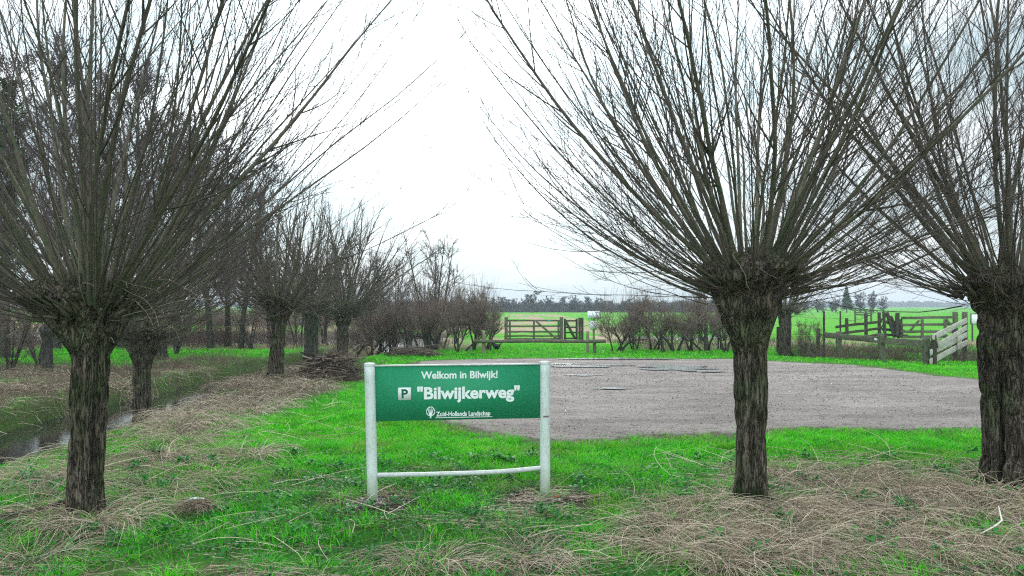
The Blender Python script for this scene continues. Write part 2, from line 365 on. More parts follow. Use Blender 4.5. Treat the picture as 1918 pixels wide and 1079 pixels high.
def spread(parts):
    return np.unique(np.concatenate([np.arange(a, b, s) for a, b, s in parts] + [np.array([parts[-1][1]])]))
gx = spread([(-1600, -500, 220), (-500, -100, 50), (-100, -30, 5), (-30, -12, .6), (-12, -9, .2), (-9, 7, .07), (7, 18, .25), (18, 40, 1.5), (40, 100, 6), (100, 500, 50), (500, 1600, 220)])
gy = spread([(-60, 0, 6), (0, 4, .5), (4, 12, .07), (12, 30, .14), (30, 70, .5), (70, 120, 3), (120, 400, 20), (400, 1600, 240)])
X, Y = np.meshgrid(gx, gy); H = height(X, Y)
g = Geo(); ny, nx_ = X.shape; idx = np.arange(nx_ * ny).reshape(ny, nx_)
g.add(np.stack([X, Y, H], -1), np.stack([idx[:-1, :-1], idx[:-1, 1:], idx[1:, 1:], idx[1:, :-1]], -1).reshape(-1, 4))
def f_ground(nt, co, t):
    A = lambda nm: (lambda a: (setattr(a, 'attribute_name', nm), a.outputs["Fac"])[1])(nt.nodes.new("ShaderNodeAttribute"))
    n = noise(nt, co, 4, 6, .6); f = noise(nt, co, 45, 5, .7); b = noise(nt, co, .35, 4)
    soil = ramp(nt, f, [(.3, (.018, .013, .010)), (.7, (.075, .056, .044))])
    gr = ramp(nt, f, [(.25, (.010, .07, .004)), (.55, (.030, .27, .005)), (.8, (.10, .40, .012))])
    fieldg = mixc(nt, ramp(nt, b, [(.4, (0,) * 3), (.62, (1,) * 3)]), (.060, .37, .014), (.15, .34, .045))
    fieldg = mixc(nt, .5, fieldg, ramp(nt, f, [(.3, (.6,) * 3), (.7, (1.3,) * 3)]), 'MULTIPLY')
    st = ramp(nt, f, [(.3, (.030, .020, .015)), (.7, (.17, .12, .088))])
    fieldst = mixc(nt, ramp(nt, b, [(.45, (0,) * 3), (.6, (1,) * 3)]), (.40, .30, .22), (.28, .25, .13))
    gmask = math_(nt, 'MULTIPLY', A("green"), ramp(nt, n, [(.30, (.45,) * 3), (.5, (1,) * 3)]))
    near = mixc(nt, gmask, mixc(nt, A("dry"), soil, st), gr)
    near = mixc(nt, math_(nt, 'MULTIPLY', A("edge"), .8), near, mixc(nt, f, (.05, .038, .032), (.21, .17, .15)))
    far = mixc(nt, A("dry"), fieldg, fieldst)
    return mixc(nt, A("far"), near, far), math_(nt, 'ADD', f, n)
M_ground = material("turf_and_soil", f_ground, .95, (.5, .03), .05)
ground = tag(g.build("ground", M_ground, smooth=True), kind="structure")
gr_, dr_, fo_, ed_ = cover(X, Y)
for nm, val in (("green", gr_), ("dry", dr_), ("edge", ed_), ("far", sstep(28, 36, Y))):
    a = ground.data.attributes.new(nm, 'FLOAT', 'POINT'); a.data.foreach_set("value", val.ravel().astype(np.float32))

# gravel parking lot: its own sheet a little above the ground, ragged edge
s_ = .06; lx = np.arange(-4.5, 17.5, s_); ly = np.arange(8.6, 24.8, s_); LX, LY = np.meshgrid(lx, ly)
rut = (fbm(LX * .8, LY * 2.5, 71) - .5) * .02
LZ = height(LX, LY) + .012 + rut * (lot_sd(LX, LY) < -.3) + .0
SD = lot_sd(LX, LY); ins = SD < .0
e_ = .02; gx_ = (lot_sd(LX + e_, LY) - SD) / e_; gy_ = (lot_sd(LX, LY + e_) - SD) / e_; gn_ = np.maximum(np.hypot(gx_, gy_), .5)
mv = np.where(SD > 0, np.minimum(SD, .12), 0); LX = LX - mv * gx_ / gn_; LY = LY - mv * gy_ / gn_
LZ = np.where(SD > -.012, height(LX, LY) - .035, LZ)                # the sheet's rim dips into the soil
ii = np.arange(LX.size).reshape(LX.shape)
qq = np.stack([ii[:-1, :-1], ii[:-1, 1:], ii[1:, 1:], ii[1:, :-1]], -1); qm = ins[:-1, :-1] | ins[:-1, 1:] | ins[1:, 1:] | ins[1:, :-1]
lg = Geo(); lg.add(np.stack([LX, LY, LZ], -1), qq[qm])
def f_lot(nt, co, t):
    a = noise(nt, co, .7, 5, .6, (.6, 1.6, 1)); f = noise(nt, co, 70, 6, .75); m = noise(nt, co, 6, 7, .75, (.5, 2.2, 1))
    c = ramp(nt, a, [(.32, (.235, .195, .178)), (.66, (.43, .367, .342))])
    c = mixc(nt, .75, c, ramp(nt, f, [(.28, (.45,) * 3), (.5, (1,) * 3), (.74, (1.45,) * 3)]), 'MULTIPLY')
    c = mixc(nt, ramp(nt, m, [(.53, (0,) * 3), (.64, (.85,) * 3)]), c, (.075, .058, .052))
    vo = nt.nodes.new("ShaderNodeTexVoronoi"); vo.inputs["Scale"].default_value = 34; nt.links.new(co, vo.inputs[0])
    sp = ramp(nt, vo.outputs["Distance"], [(.12, (1,) * 3), (.22, (0,) * 3)])
    sel = ramp(nt, vo.outputs["Color"], [(.62, (0,) * 3), (.68, (1,) * 3)])
    c = mixc(nt, math_(nt, 'MULTIPLY', sp, sel), c, (.55, .50, .48))
    return c, math_(nt, 'ADD', f, m)
M_lot = material("packed_gravel", f_lot, .85, (1., .035), .2)
tag(lg.build("parking_lot", M_lot), kind="structure")

# water standing in the ditch and channel
def f_water(nt, co, t): return (.020, .022, .018), noise(nt, co, 5, 3, .5, (1, 2, 1))
M_water = material("ditch_water", f_water, .06, (.06, .02), .6)
wg = Geo(); wg.add([(-60, 2, -.30), (16, 2, -.30), (16, 70, -.30), (-60, 70, -.30)], [(0, 1, 2, 3)])
tag(wg.build("water", M_water), kind="structure")

# puddles on the lot
M_pud = material("puddle_water", lambda nt, co, t: ((.16, .14, .14), noise(nt, co, 22, 3, .5, (.6, 2.2, 1))), .05, (.75, .012), 1.)
PUD = [(1278, 691, 1.05, .55), (1085, 688, .75, .22), (1052, 684, .5, .16), (1150, 686, .7, .13), (1160, 673.6, 1.4, .22), (1330, 698, .4, .1), (1150, 730, .35, .08), (1090, 705, .4, .08)]
for k, (px, py, a, b) in enumerate(PUD):
    c = gnd(px, py); th = np.linspace(0, 2 * math.pi, 72, endpoint=False)
    rr = .45 + 1.0 * vnoise(th / (2 * math.pi) * 16, th * 0 + k, 3 + k, 16) 
    zt = .034
    V = np.stack([c[0] + a * rr * np.cos(th), c[1] + b * rr * np.sin(th) * 1.6, th * 0 + zt], -1)
    pg = Geo(); pg.add(np.concatenate([V, [[c[0], c[1], zt]]]), None, [(72, i, (i + 1) % 72) for i in range(72)])
    tag(pg.build("puddle", M_pud), kind="structure")

# ------------------------------------------------------------------ ground cover
rng = np.random.default_rng(7)
FR = 959 / FPX
def scatter(n, y0, y1, margin=1.2, xlo=-99, xhi=99):
    """points in the visible wedge between depths y0 and y1, even per square metre"""
    y = np.sqrt(rng.uniform(y0 ** 2, y1 ** 2, n)); x = rng.uniform(-1, 1, n) * (FR * y1 + margin)
    k = (np.abs(x) < FR * y + margin) & (x > xlo) & (x < xhi); return x[k], y[k]
def blades(G, x, y, h, w, lean, tint, bend=.5, z=None, az=None):
    n = len(x)
    if az is None: az = rng.uniform(0, 2 * math.pi, n)
    fa = az + rng.normal(0, .6, n) + math.pi / 2
    if z is None: z = height(x, y) - .005
    dx, dy = np.cos(az), np.sin(az); wx, wy = np.cos(fa) * w / 2, np.sin(fa) * w / 2
    lz = np.cos(lean); lr = np.sin(lean)
    def pt(f, ww, b):
        r = h * f * lr + h * f * f * bend * b; zz = h * f * lz - h * f * f * bend * b * .5
        return np.stack([x + dx * r + ww * wx, y + dy * r + ww * wy, z + zz], -1)
    V = np.stack([pt(0, 1, 0), pt(0, -1, 0), pt(.5, .8, .6), pt(.5, -.8, .6), pt(1, 0, 1)], 1)
    k = np.arange(n)[:, None] * 5
    Q = k + np.array([[0, 1, 3, 2]]); T = k + np.array([[2, 3, 4]])
    G.add(V, Q, T, np.repeat(tint, 5))
GB = Geo()
for (n, y0, y1, hh, ww) in ((230000, 4.2, 7.6, .068, .0050), (240000, 7.6, 12, .062, .0072), (200000, 12, 21, .055, .010), (190000, 21, 36, .07, .020)):
    x, y = scatter(n, y0, y1)
    gr, dr, fo, ed = cover(x, y); n2 = fbm(x * 2.2, y * 2.2, 61); n3 = fbm(x * 5.5, y * 5.5, 63, 3)
    pr = gr * np.where(fo > .4, sstep(.44, .60, n2) * .9 + .08, 1.) 
    ok = (rng.random(len(x)) < pr) & (lot_sd(x, y) > .10 - .5 * rng.random(len(x)) ** 2.5) & (height(x, y) > -.29) & (channel_d(x, y) > 1.1)
    if y0 > 20: ok &= (y < 33)
    x, y, fo, n3, dr = x[ok], y[ok], fo[ok], n3[ok], dr[ok]
    m = len(x); h = hh * rng.uniform(.4, 1.3, m) * (1 + fo * .5) * (.5 + n3 * 1.1)
    tn = np.clip(rng.normal(.50, .24, m) + (n3 - .5) * .7 - fo * .14 - dr * .12, 0, 1)
    blades(GB, x, y, h, ww * rng.uniform(.6, 1.2, m), np.abs(rng.normal(.35, .3, m)), tn)
# tussocks
for k in range(480):
    x, y = scatter(1, 4.6, 9.5, .3)
    if len(x) == 0: continue
    gr, dr, fo, ed = cover(x, y)
    if lot_sd(x, y)[0] < .15 or (k % 2 and dr[0] > .5): continue
    m = 90; r = rng.uniform(.05, .13); a = rng.uniform(0, 6.28, m); q = np.sqrt(rng.random(m)) * r
    blades(GB, x + np.cos(a) * q, y + np.sin(a) * q, rng.uniform(.06, .15, m), rng.uniform(.003, .005, m), .15 + q / r * .75, np.clip(rng.normal(rng.uniform(.3, .68), .14, m), 0, 1), .55, az=a)
tag(GB.build("grass", M_grass), "short bright green grass covering the ground around the gravel lot", "grass", kind="stuff")

# broad-leaved weeds in the foreground
GW = Geo()
def leaves(G, x, y, z, size, tint, tilt=.5):
    n = len(x); az = rng.uniform(0, 6.28, n); e = rng.normal(.15, tilt, n)
    f = np.stack([np.cos(az) * np.cos(e), np.sin(az) * np.cos(e), np.sin(e)], -1); s = np.stack([-np.sin(az), np.cos(az), rng.normal(0, .3, n)], -1)
    c = np.stack([x, y, z], -1); S_ = size[:, None]
    V = np.stack([c, c + f * S_ * .35 + s * S_ * .32, c + f * S_ * .8 + s * S_ * .22, c + f * S_, c + f * S_ * .8 - s * S_ * .22, c + f * S_ * .35 - s * S_ * .32], 1)
    k = np.arange(n)[:, None] * 6
    G.add(V, np.concatenate([k + np.array([[0, 1, 2, 3]]), k + np.array([[0, 3, 4, 5]])]), None, np.repeat(tint, 6))
x, y = scatter(70000, 4.2, 8.6); gr, dr, fo, ed = cover(x, y); nn = fbm(x * 1.6, y * 1.6, 81)
ok = (rng.random(len(x)) < (.15 + fo * 1.2) * (gr > .12) * sstep(.30, .50, nn) * (1 - dr * .6)) & (lot_sd(x, y) > .3); x, y = x[ok], y[ok]; m = len(x)
leaves(GW, x, y, height(x, y) + rng.uniform(.005, .055, m), rng.uniform(.012, .034, m), np.clip(rng.normal(.42, .22, m), 0, 1))
for k in range(150):                                           # nettle-like rosettes
    x, y = scatter(1, 4.5, 8.5, .2)
    if len(x) == 0 or (lot_sd(x, y)[0] < .4): continue
    m = 36; r = rng.uniform(.05, .11); a = rng.uniform(0, 6.28, m); q = np.sqrt(rng.random(m)) * r; xx = x + np.cos(a) * q; yy = y + np.sin(a) * q
    leaves(GW, xx, yy, height(xx, yy) + rng.uniform(.02, .12, m) * (1 - q / r * .5), rng.uniform(.025, .05, m), np.clip(rng.normal(.6, .2, m), 0, 1))
tag(GW.build("weeds", M_weed), "low dark green broad-leaved weeds scattered through the foreground", "weeds", kind="stuff")

# dry straw lying flat
GS = Geo()
def stalks(G, x, y, Ln, r, lean_lo, lean_hi, tint, n=6, z=0., az=None, sag=.6, sides=3):
    m = len(x)
    if m == 0: return
    if az is None: az = rng.uniform(0, 6.28, m)
    e = rng.uniform(lean_lo, lean_hi, m); p = np.stack([x, y, height(x, y) + z], -1); P = [p]
    da = rng.normal(0, .12, m)
    for k in range(n - 1):
        az = az + da + rng.normal(0, .06, m); e = e - sag / n * np.ones(m)
        p = p + (Ln / (n - 1))[:, None] * np.stack([np.cos(az) * np.cos(e), np.sin(az) * np.cos(e), np.sin(e)], -1); P.append(p)
    P = np.stack(P, 1); hz_ = height(P[..., 0], P[..., 1]) + .006; P[..., 2] = np.maximum(P[..., 2], hz_ + rng.uniform(0, .02, (m, 1)))
    G.tubes(P, np.repeat(r[:, None], n, 1) * np.linspace(1, .45, n), sides, tint)
for (n, y0, y1, l0, l1, r) in ((60000, 4.2, 8.6, .08, .36, .0018), (40000, 8.6, 21, .2, .6, .0028)):
    x, y = scatter(n, y0, y1); gr, dr, fo, ed = cover(x, y)
    ok = (rng.random(len(x)) < dr * .85 + fo * .14 * (fbm(x * 2, y * 2, 15) > .45)) & (lot_sd(x, y) > .15) & (height(x, y) > -.29); x, y = x[ok], y[ok]; m = len(x)
    dirn = fbm(x * .8, y * .8, 91) * 9
    stalks(GS, x, y, rng.uniform(l0, l1, m), rng.uniform(.6, 1.5, m) * r, -.05, .45, np.clip(rng.normal(.5, .24, m), 0, 1), 5, .012, az=dirn + rng.normal(0, .9, m))
# arching tufts
TUF = [(480, 722), (540, 742), (450, 752), (400, 748), (350, 762), (525, 704), (570, 714), (500, 757), (330, 805), (1365, 955), (1450, 955), (1415, 965), (105, 975), (200, 975), (150, 990), (1855, 930), (1890, 940), (1275, 985), (1330, 1010), (1225, 1005), (1545, 990), (1640, 1010), (1500, 1040), (1420, 1050), (1700, 960), (1620, 905), (1560, 925), (1790, 1010), (1860, 1040), (1350, 1060),
       (170, 960), (215, 985), (60, 1050), (300, 930), (420, 900), (470, 860), (350, 830), (300, 860), (400, 800), (470, 770), (330, 780), (110, 930), (510, 730), (560, 735), (450, 730), (1720, 905), (1800, 930), (1480, 900), (800, 1060), (990, 1050),
       (75, 735), (60, 705), (180, 745), (232, 722), (320, 716), (380, 702), (430, 692), (20, 730), (150, 715), (540, 715), (590, 728), (480, 745), (420, 765), (370, 790), (1250, 1040), (1310, 965), (1460, 965), (1475, 1020), (1580, 1040), (1740, 1040), (1680, 925), (1840, 960)]
for k, (px, py) in enumerate(TUF):
    c = gnd(px, py); m = 210; r = .16 * (1 + .1 * (c[1] - 5)); a = rng.uniform(0, 6.28, m); q = np.sqrt(rng.random(m)) * r
    stalks(GS, c[0] + np.cos(a) * q, c[1] + np.sin(a) * q, rng.uniform(.25, .7, m) * (1.25 if c[1] > 9 else 1.), rng.uniform(.001, .0024, m) * (1 + .08 * (c[1] - 5)), .4, 1.1, np.clip(rng.normal(.45, .28, m), 0, 1), 7, 0, az=a + rng.normal(0, .9, m), sag=2.0)
# long loose canes
for (n, y0, y1, xa, xb) in ((230, 5.3, 8.5, 1.2, 6), (230, 5.3, 13, -7, -1.6), (40, 5.2, 6.5, -2, 2)):
    y = rng.uniform(y0, y1, n); x = rng.uniform(xa, xb, n); ok = lot_sd(x, y) > .3; x, y = x[ok], y[ok]; m = len(x)
    stalks(GS, x, y, rng.uniform(.2, .75, m), rng.uniform(.0018, .004, m), .0, .45, np.clip(rng.normal(.72, .2, m), 0, 1), 6, .02, sag=.3, sides=4)
tag(GS.build("dry_grass", M_straw), "matted dry straw and dead stalks lying on the verge", "dry grass", kind="stuff")

# dead leaves and crumbs of soil
GL = Geo(); x, y = scatter(14000, 4.2, 9); gr, dr, fo, ed = cover(x, y); ok = (rng.random(len(x)) < .25 + fo * .6) & (lot_sd(x, y) > .1); x, y = x[ok], y[ok]; m = len(x)
leaves(GL, x, y, height(x, y) + .012, rng.uniform(.01, .028, m), rng.random(m), .3)
tag(GL.build("leaf_litter", M_dead), "small brown dead leaves littered over the foreground soil", "leaf litter", kind="stuff")

# pebbles
def stones(G, x, y, r, z, tint):
    n = len(x); b = np.array([(1, 0, 0), (-1, 0, 0), (0, 1, 0), (0, -1, 0), (0, 0, 1), (0, 0, -1), (.6, .6, .5), (-.6, .6, .5), (-.6, -.6, .5), (.6, -.6, .5)], float)
    V = b[None] * rng.uniform(.6, 1.25, (n, 10, 1)) * r[:, None, None] * np.array((1, 1, .6)) + np.stack([x, y, z], -1)[:, None, :]
    F = np.array([(4, 6, 7), (4, 7, 8), (4, 8, 9), (4, 9, 6), (0, 2, 6), (2, 7, 6), (2, 1, 7), (1, 8, 7), (1, 3, 8), (3, 9, 8), (3, 0, 9), (0, 6, 9), (5, 2, 0), (5, 1, 2), (5, 3, 1), (5, 0, 3)])
    G.add(V, None, (np.arange(n)[:, None, None] * 10 + F[None]).reshape(-1, 3), np.repeat(tint, 10))
M_stone = material("pebbles", lambda nt, co, t: ramp(nt, t, [(0., (.035, .028, .025)), (.5, (.24, .20, .19)), (1., (.62, .58, .55))]), .8)
M_soil = material("bare_soil", lambda nt, co, t: (ramp(nt, noise(nt, co, 60, 5), [(.3, (.012, .009, .008)), (.7, (.05, .038, .032))])), .95)
GP = Geo(); n = 16000; x = rng.uniform(-2.5, 9, n); y = 9.3 + rng.random(n) ** 1.6 * 12; ok = lot_sd(x, y) < -.05; x, y = x[ok], y[ok]; m = len(x)
stones(GP, x, y, rng.uniform(.003, .010, m) * (1 + (y - 9) * .06), y * 0 + .016, np.clip(rng.normal(.45, .28, m), 0, 1))
tag(GP.build("gravel", M_stone, smooth=False), "loose pebbles strewn over the gravel parking lot", "gravel", kind="stuff")
GR = Geo()
for sx, sy in (SIGN_L, SIGN_R):
    m = 520; a = rng.uniform(0, 6.28, m); q = np.abs(rng.normal(0, .21, m)); x = sx + np.cos(a) * q; y = sy - .08 + np.sin(a) * q
    stones(GR, x, y, rng.uniform(.004, .017, m), height(x, y) + .006, np.clip(rng.normal(.38, .3, m), 0, 1))
x, y = scatter(2600, 4.3, 7); ok = fbm(x * 2, y * 2, 23) > .55; x, y = x[ok], y[ok]; m = len(x)
stones(GR, x, y, rng.uniform(.004, .012, m), height(x, y) + .004, np.clip(rng.normal(.2, .2, m), 0, 1))
tag(GR.build("stones", M_stone), "small stones and soil crumbs around the feet of the green sign", "stones", kind="stuff")

# ------------------------------------------------------------------ trees
def norm(v): return v / (np.linalg.norm(v, axis=-1, keepdims=True) + 1e-9)
def grow(p, d, Ln, n, up, wob, rg, sag=0.):
    """grow M curved shoots: start p, direction d, lengths Ln -> (M,n,3)"""
    P = [p]; d = norm(d); M = len(p); dr = rg.normal(0, wob * .5, (M, 3)); up = np.broadcast_to(up, (M,))
    for k in range(n - 1):
        d = norm(d + np.array((0, 0, 1.)) * (up / n)[:, None] - np.array((0, 0, 1.)) * sag * (k / n) / n + (dr + rg.normal(0, wob, (M, 3))) / math.sqrt(n))
        p = p + d * (Ln / (n - 1))[:, None]; P.append(p)
    return np.stack(P, 1)
def side(P, cnt, tlo, thi, ang, rg, tp=1.):
    """choose cnt side-shoot roots per parent; returns roots, directions, parent index, t"""
    M, n, _ = P.shape; i = np.repeat(np.arange(M), cnt); m = len(i)
    t = tlo + (thi - tlo) * rg.random(m) ** tp; f = t * (n - 1); k = np.minimum(f.astype(int), n - 2); f = (f - k)[:, None]
    a = P[i, k]; b = P[i, k + 1]; d = norm(b - a); r = norm(np.cross(d, rg.normal(0, 1, (m, 3))))
    an = (ang * rg.uniform(.6, 1.4, m))[:, None]
    return a + (b - a) * f, d * np.cos(an) + r * np.sin(an), i, t
def taper(r0, r1, n, pw=1.): 
    t = np.linspace(0, 1, n)[None] ** pw; return r0[:, None] * (1 - t) + r1 * t

def pollard_trunk(Hh, r, hr, vz, rg, seed, nt_=110, nz_=150, lean=(0, 0), groove=None, lobes=5):
    """trunk swelling into a knobbly head; Hh head height, r trunk radius, hr head radius, vz where it starts to widen"""
    th = np.arange(nt_) * 2 * math.pi / nt_; zz = np.concatenate([np.linspace(-.25, Hh - .12, nz_ - 22), np.full(22, Hh - .12)]); k = np.arange(nz_)
    T, Z = np.meshgrid(th, zz)
    f = np.clip((Z - vz) / (Hh - .12 - vz), 0, 1)
    prof = r * (1 + .62 * np.exp(-np.maximum(Z, 0) / .10) * (.25 + vnoise(T / (2 * math.pi) * 7, Z * 0, seed + 2, 7)) + .05 * np.sin(Z * 3 + seed)) + (hr - r) * f ** 1.15
    lob = vnoise(T / (2 * math.pi) * lobes, Z * .4, seed, lobes)
    prof = prof * (1 + (lob - .5) * (.16 + .75 * f))
    P1 = 36; ridge = 1 - np.abs(2 * vnoise(T / (2 * math.pi) * P1 + 0 * Z, Z * 5.5, seed + 3, P1) - 1)
    P2 = 18; r2 = 1 - np.abs(2 * vnoise(T / (2 * math.pi) * P2, Z * 2.2, seed + 5, P2) - 1)
    kn = vnoise(T / (2 * math.pi) * 14, Z * 9, seed + 8, 14)
    prof = prof - r * .13 * ridge ** 2 * (1 - .3 * f) - r * .14 * r2 ** 4 + f * (kn - .5) * r * .95
    if groove:
        for (ga, gw, gd, z0, z1) in groove:
            da = np.abs(np.mod(T - ga - .10 * np.sin(Z * 2.3) + math.pi, 2 * math.pi) - math.pi)
            prof = prof - gd * (1 - sstep(gw * .55, gw, da + .02 * (kn - .5))) * sstep(z0 - .1, z0 + .1, Z) * (1 - sstep(z1 - .1, z1 + .2, Z))
    # dome that closes the head
    c = np.clip((k - (nz_ - 22)) / 21., 0, 1)[:, None]
    dome = np.cos(c * math.pi / 2); prof = prof * dome
    Zf = Z + np.sin(c * math.pi / 2) * .14 * (1 + (lob - .5))
    X_ = prof * np.cos(T) + lean[0] * Z; Y_ = prof * np.sin(T) + lean[1] * Z
    V = np.stack([X_, Y_, Zf], -1); ix = np.arange(nt_ * nz_).reshape(nz_, nt_); nx = np.roll(ix, -1, 1)
    G = Geo(); moss = np.clip((1 - sstep(.0, .28, Z)) * .9 + (vnoise(T / (2 * math.pi) * 9, Z * 3, seed + 9, 9) - .62) * 1.2, 0, 1)
    G.add(V, np.stack([ix[:-1], nx[:-1], nx[1:], ix[1:]], -1).reshape(-1, 4), tint=moss.ravel())
    return G

def pollard_crown(Hh, hr, rg, n=(34, 60, 80), Lmax=4.2, detail=1., sides=5, rs=1., lean=(0, 0), tw=1., dead=14, cuts=True, spread_=1.):
    G = Geo(); tops = []
    for (m, th0, th1, L0, L1, r0, r1, up, seg, sd_, tn) in (
            (n[0], 3, 52, .85, 1.1,   .011, .028, .85, 16, sides, 1.),
            (n[1], 12, 84, .62, 1.0, .005, .012, .70, 15, 4, .6),
            (n[2], 25, 96, .35, .85, .0025, .006, .65, 12, 3, .15)):
        th = np.radians(th0 + (th1 - th0) * np.sqrt(rg.random(m))) * spread_; az = np.arange(m) * 2.39996 + rg.normal(0, .3, m)
        Ln = Lmax * rg.uniform(L0, L1, m) * (1 - .34 * (th / 1.57) ** 1.5)
        ro = hr * np.minimum(1.0, .12 + np.sin(np.minimum(th, 1.4)) * 1.05)
        st = np.stack([np.cos(az) * ro * .85 + lean[0] * Hh, np.sin(az) * ro * .85 + lean[1] * Hh, Hh - .05 - .30 * (th / 1.57) ** 2 + rg.normal(0, .03, m)], -1)
        th2 = th + rg.normal(0, .13, m)
        d = np.stack([np.cos(az) * np.sin(th2), np.sin(az) * np.sin(th2), np.cos(th2)], -1)
        P = grow(st, d, Ln, seg, up * (th / 1.2) , .12, rg)
        rr = rg.uniform(r0, r1, m) * rs; Rd = taper(rr, .0016 * rs, seg, .85); Rd[:, 0] *= 1.35
        G.tubes(P, Rd, sd_, np.clip(tn * np.linspace(1.1, .3, seg)[None] * np.ones((m, 1)), 0, 1))
        tops.append((P, rr, Ln))
    cnts = (int(17 * detail), int(13 * detail), int(6 * detail))
    for (P, rr, Ln), c in zip(tops, cnts):
        if c < 1: continue
        p, d, i, t = side(P, c, .14, .97, .52, rg, .8)
        l2 = (rg.uniform(.18, .42, len(i)) * Ln[i] * (1.05 - t * .75)) * tw
        Q = grow(p, d, l2, 8, .55, .09, rg)
        r2 = np.clip(rr[i] * (1.05 - t) * .42, .0018, .008) * rs
        Rd = taper(r2, .0011 * rs, 8); Rd = Rd * (1 + .22 * rg.random(Rd.shape))
        G.tubes(Q, Rd, 3, .25)
        p, d, i3, t3 = side(Q, 3 if detail >= 1 else 2, .15, .95, .6, rg)
        l3 = rg.uniform(.25, .6, len(i3)) * l2[i3] * (1.1 - t3 * .7)
        Q3 = grow(p, d, l3, 5, .35, .14, rg); G.tubes(Q3, taper(np.full(len(i3), .0014 * rs), .0009 * rs, 5), 3, 0.)
    # pale dead twigs hanging and curling round the head
    if dead:
        az = rg.uniform(0, 6.28, dead); th = rg.uniform(.7, 1.7, dead)
        st = np.stack([np.cos(az) * hr * .9 + lean[0] * Hh, np.sin(az) * hr * .9 + lean[1] * Hh, Hh - rg.uniform(.0, .3, dead)], -1)
        Q = grow(st, np.stack([np.cos(az) * np.sin(th), np.sin(az) * np.sin(th), np.cos(th)], -1), rg.uniform(.3, .9, dead), 10, -.3, .45, rg, 2.6)
        G.tubes(Q, taper(rg.uniform(.002, .005, dead), .0015, 10) * rs, 4, rg.uniform(1.2, 2., dead))
        m = dead * 5; az = rg.uniform(0, 6.28, m); th = rg.uniform(.3, 1.8, m); ro = hr * np.sin(np.minimum(th, 1.5)) * .95
        st = np.stack([np.cos(az) * ro + lean[0] * Hh, np.sin(az) * ro + lean[1] * Hh, Hh - .34 * (th / 1.6) ** 2], -1)
        Q = grow(st, np.stack([np.cos(az) * np.sin(th), np.sin(az) * np.sin(th), np.cos(th)], -1), rg.uniform(.06, .5, m), 7, .0, .4, rg, .8)
        G.tubes(Q, taper(rg.uniform(.0015, .004, m), .001, 7) * rs, 3, rg.uniform(.2, 1.7, m))
    # stubs of earlier cuts
    m = 80; az = rg.uniform(0, 6.28, m); th = rg.uniform(.5, 1.6, m); ro = hr * np.sin(th)
    st = np.stack([np.cos(az) * ro * .8 + lean[0] * Hh, np.sin(az) * ro * .8 + lean[1] * Hh, Hh - .28 * (th / 1.6) ** 2], -1)
    Q = grow(st, np.stack([np.cos(az), np.sin(az), .5 + 0 * az], -1), rg.uniform(.05, .17, m), 4, .3, .3, rg)
    G.tubes(Q, taper(rg.uniform(.010, .032, m), .009, 4) * min(rs, 1.4), 6, .6, cap=True)
    return G

def willow(x, y, Hh, r, hr, vz, label, seed, lean=(0, 0), groove=None, res=1., bark=None, **kw):
    rg = np.random.default_rng(seed); z = float(height(x, y))
    e = empty("pollard_willow", (x, y, z), label, "tree", "pollard willows")
    pollard_trunk(Hh, r, hr, vz, rg, seed, int(110 * res), int(150 * res), lean, groove).build("trunk", bark or M_bark, e, smooth=True)
    pollard_crown(Hh, hr, rg, lean=lean, **kw).build("crown", M_shoot, e, smooth=True)
    return e
p = gnd(1411, 955); willow(p[0], p[1] + .05, 1.98, .130, .39, 1.20, "pollard willow with a straight slender trunk right of the green sign", 11, groove=[(-1.9, .22, .02, .2, 1.5)], res=1.5, spread_=.94, n=(38, 74, 100), Lmax=4.2, detail=1.15)
p = gnd(150, 975); willow(p[0], p[1] + .05, 1.78, .134, .40, 1.22, "thick pollard willow nearest the camera at the left of the picture", 23, lean=(.035, 0), groove=[(-.8, .2, .03, .1, 1.4)], res=1.5, spread_=.86, n=(38, 74, 100), Lmax=4.3, detail=1.0)
p = gnd(1928, 920); willow(p[0], p[1] + .2, 1.95, .285, .50, 1.50, "old thick pollard willow with a dark hollow split in its trunk at the right edge", 35, groove=[(-2.62, .12, .085, .02, 1.1)], res=1.6, spread_=.9, n=(34, 62, 80), Lmax=4.4, detail=1.05)
willow(-6.12, 13.1, 1.86, .155, .36, 1.15, "pollard willow standing on the edge of the ditch behind the nearest left willow", 47, res=.9, n=(30, 56, 60), Lmax=3.6, detail=.8, rs=1.3, tw=1.)
p = gnd(515, 716); willow(p[0], p[1], 1.78, .165, .40, 1.2, "pollard willow with a dark bushy head left of the brush pile", 53, lean=(.06, 0), res=.8, n=(34, 60, 70), Lmax=2.9, detail=.75, rs=1.35, dead=20)
p = gnd(583, 682); willow(p[0], p[1], 1.72, .20, .40, 1.3, "mossy green-trunked pollard willow directly behind the brush pile", 59, res=.7, n=(26, 50, 50), Lmax=3.3, detail=.6, rs=1.7, bark=M_barkfar)
p = gnd(642, 668); willow(p[0], p[1], 1.75, .19, .42, 1.15, "pollard willow at the left end of the hedge", 61, res=.7, n=(30, 56, 60), Lmax=4.1, detail=.6, rs=1.8, bark=M_bark)
p = gnd(1471, 662); willow(p[0], p[1], 1.65, .21, .42, 1.35, "pollard willow across the gravel lot half hidden behind the slender right willow", 67, res=.7, n=(24, 36, 30), Lmax=3.2, detail=.5, rs=1.4)
p = gnd(300, 675); willow(p[0], p[1], 1.6, .19, .40, 1.2, "grey-trunked pollard willow on the grass beyond the ditch", 71, res=.7, n=(24, 40, 40), Lmax=3.0, detail=.6, rs=1.7, bark=M_barkfar)

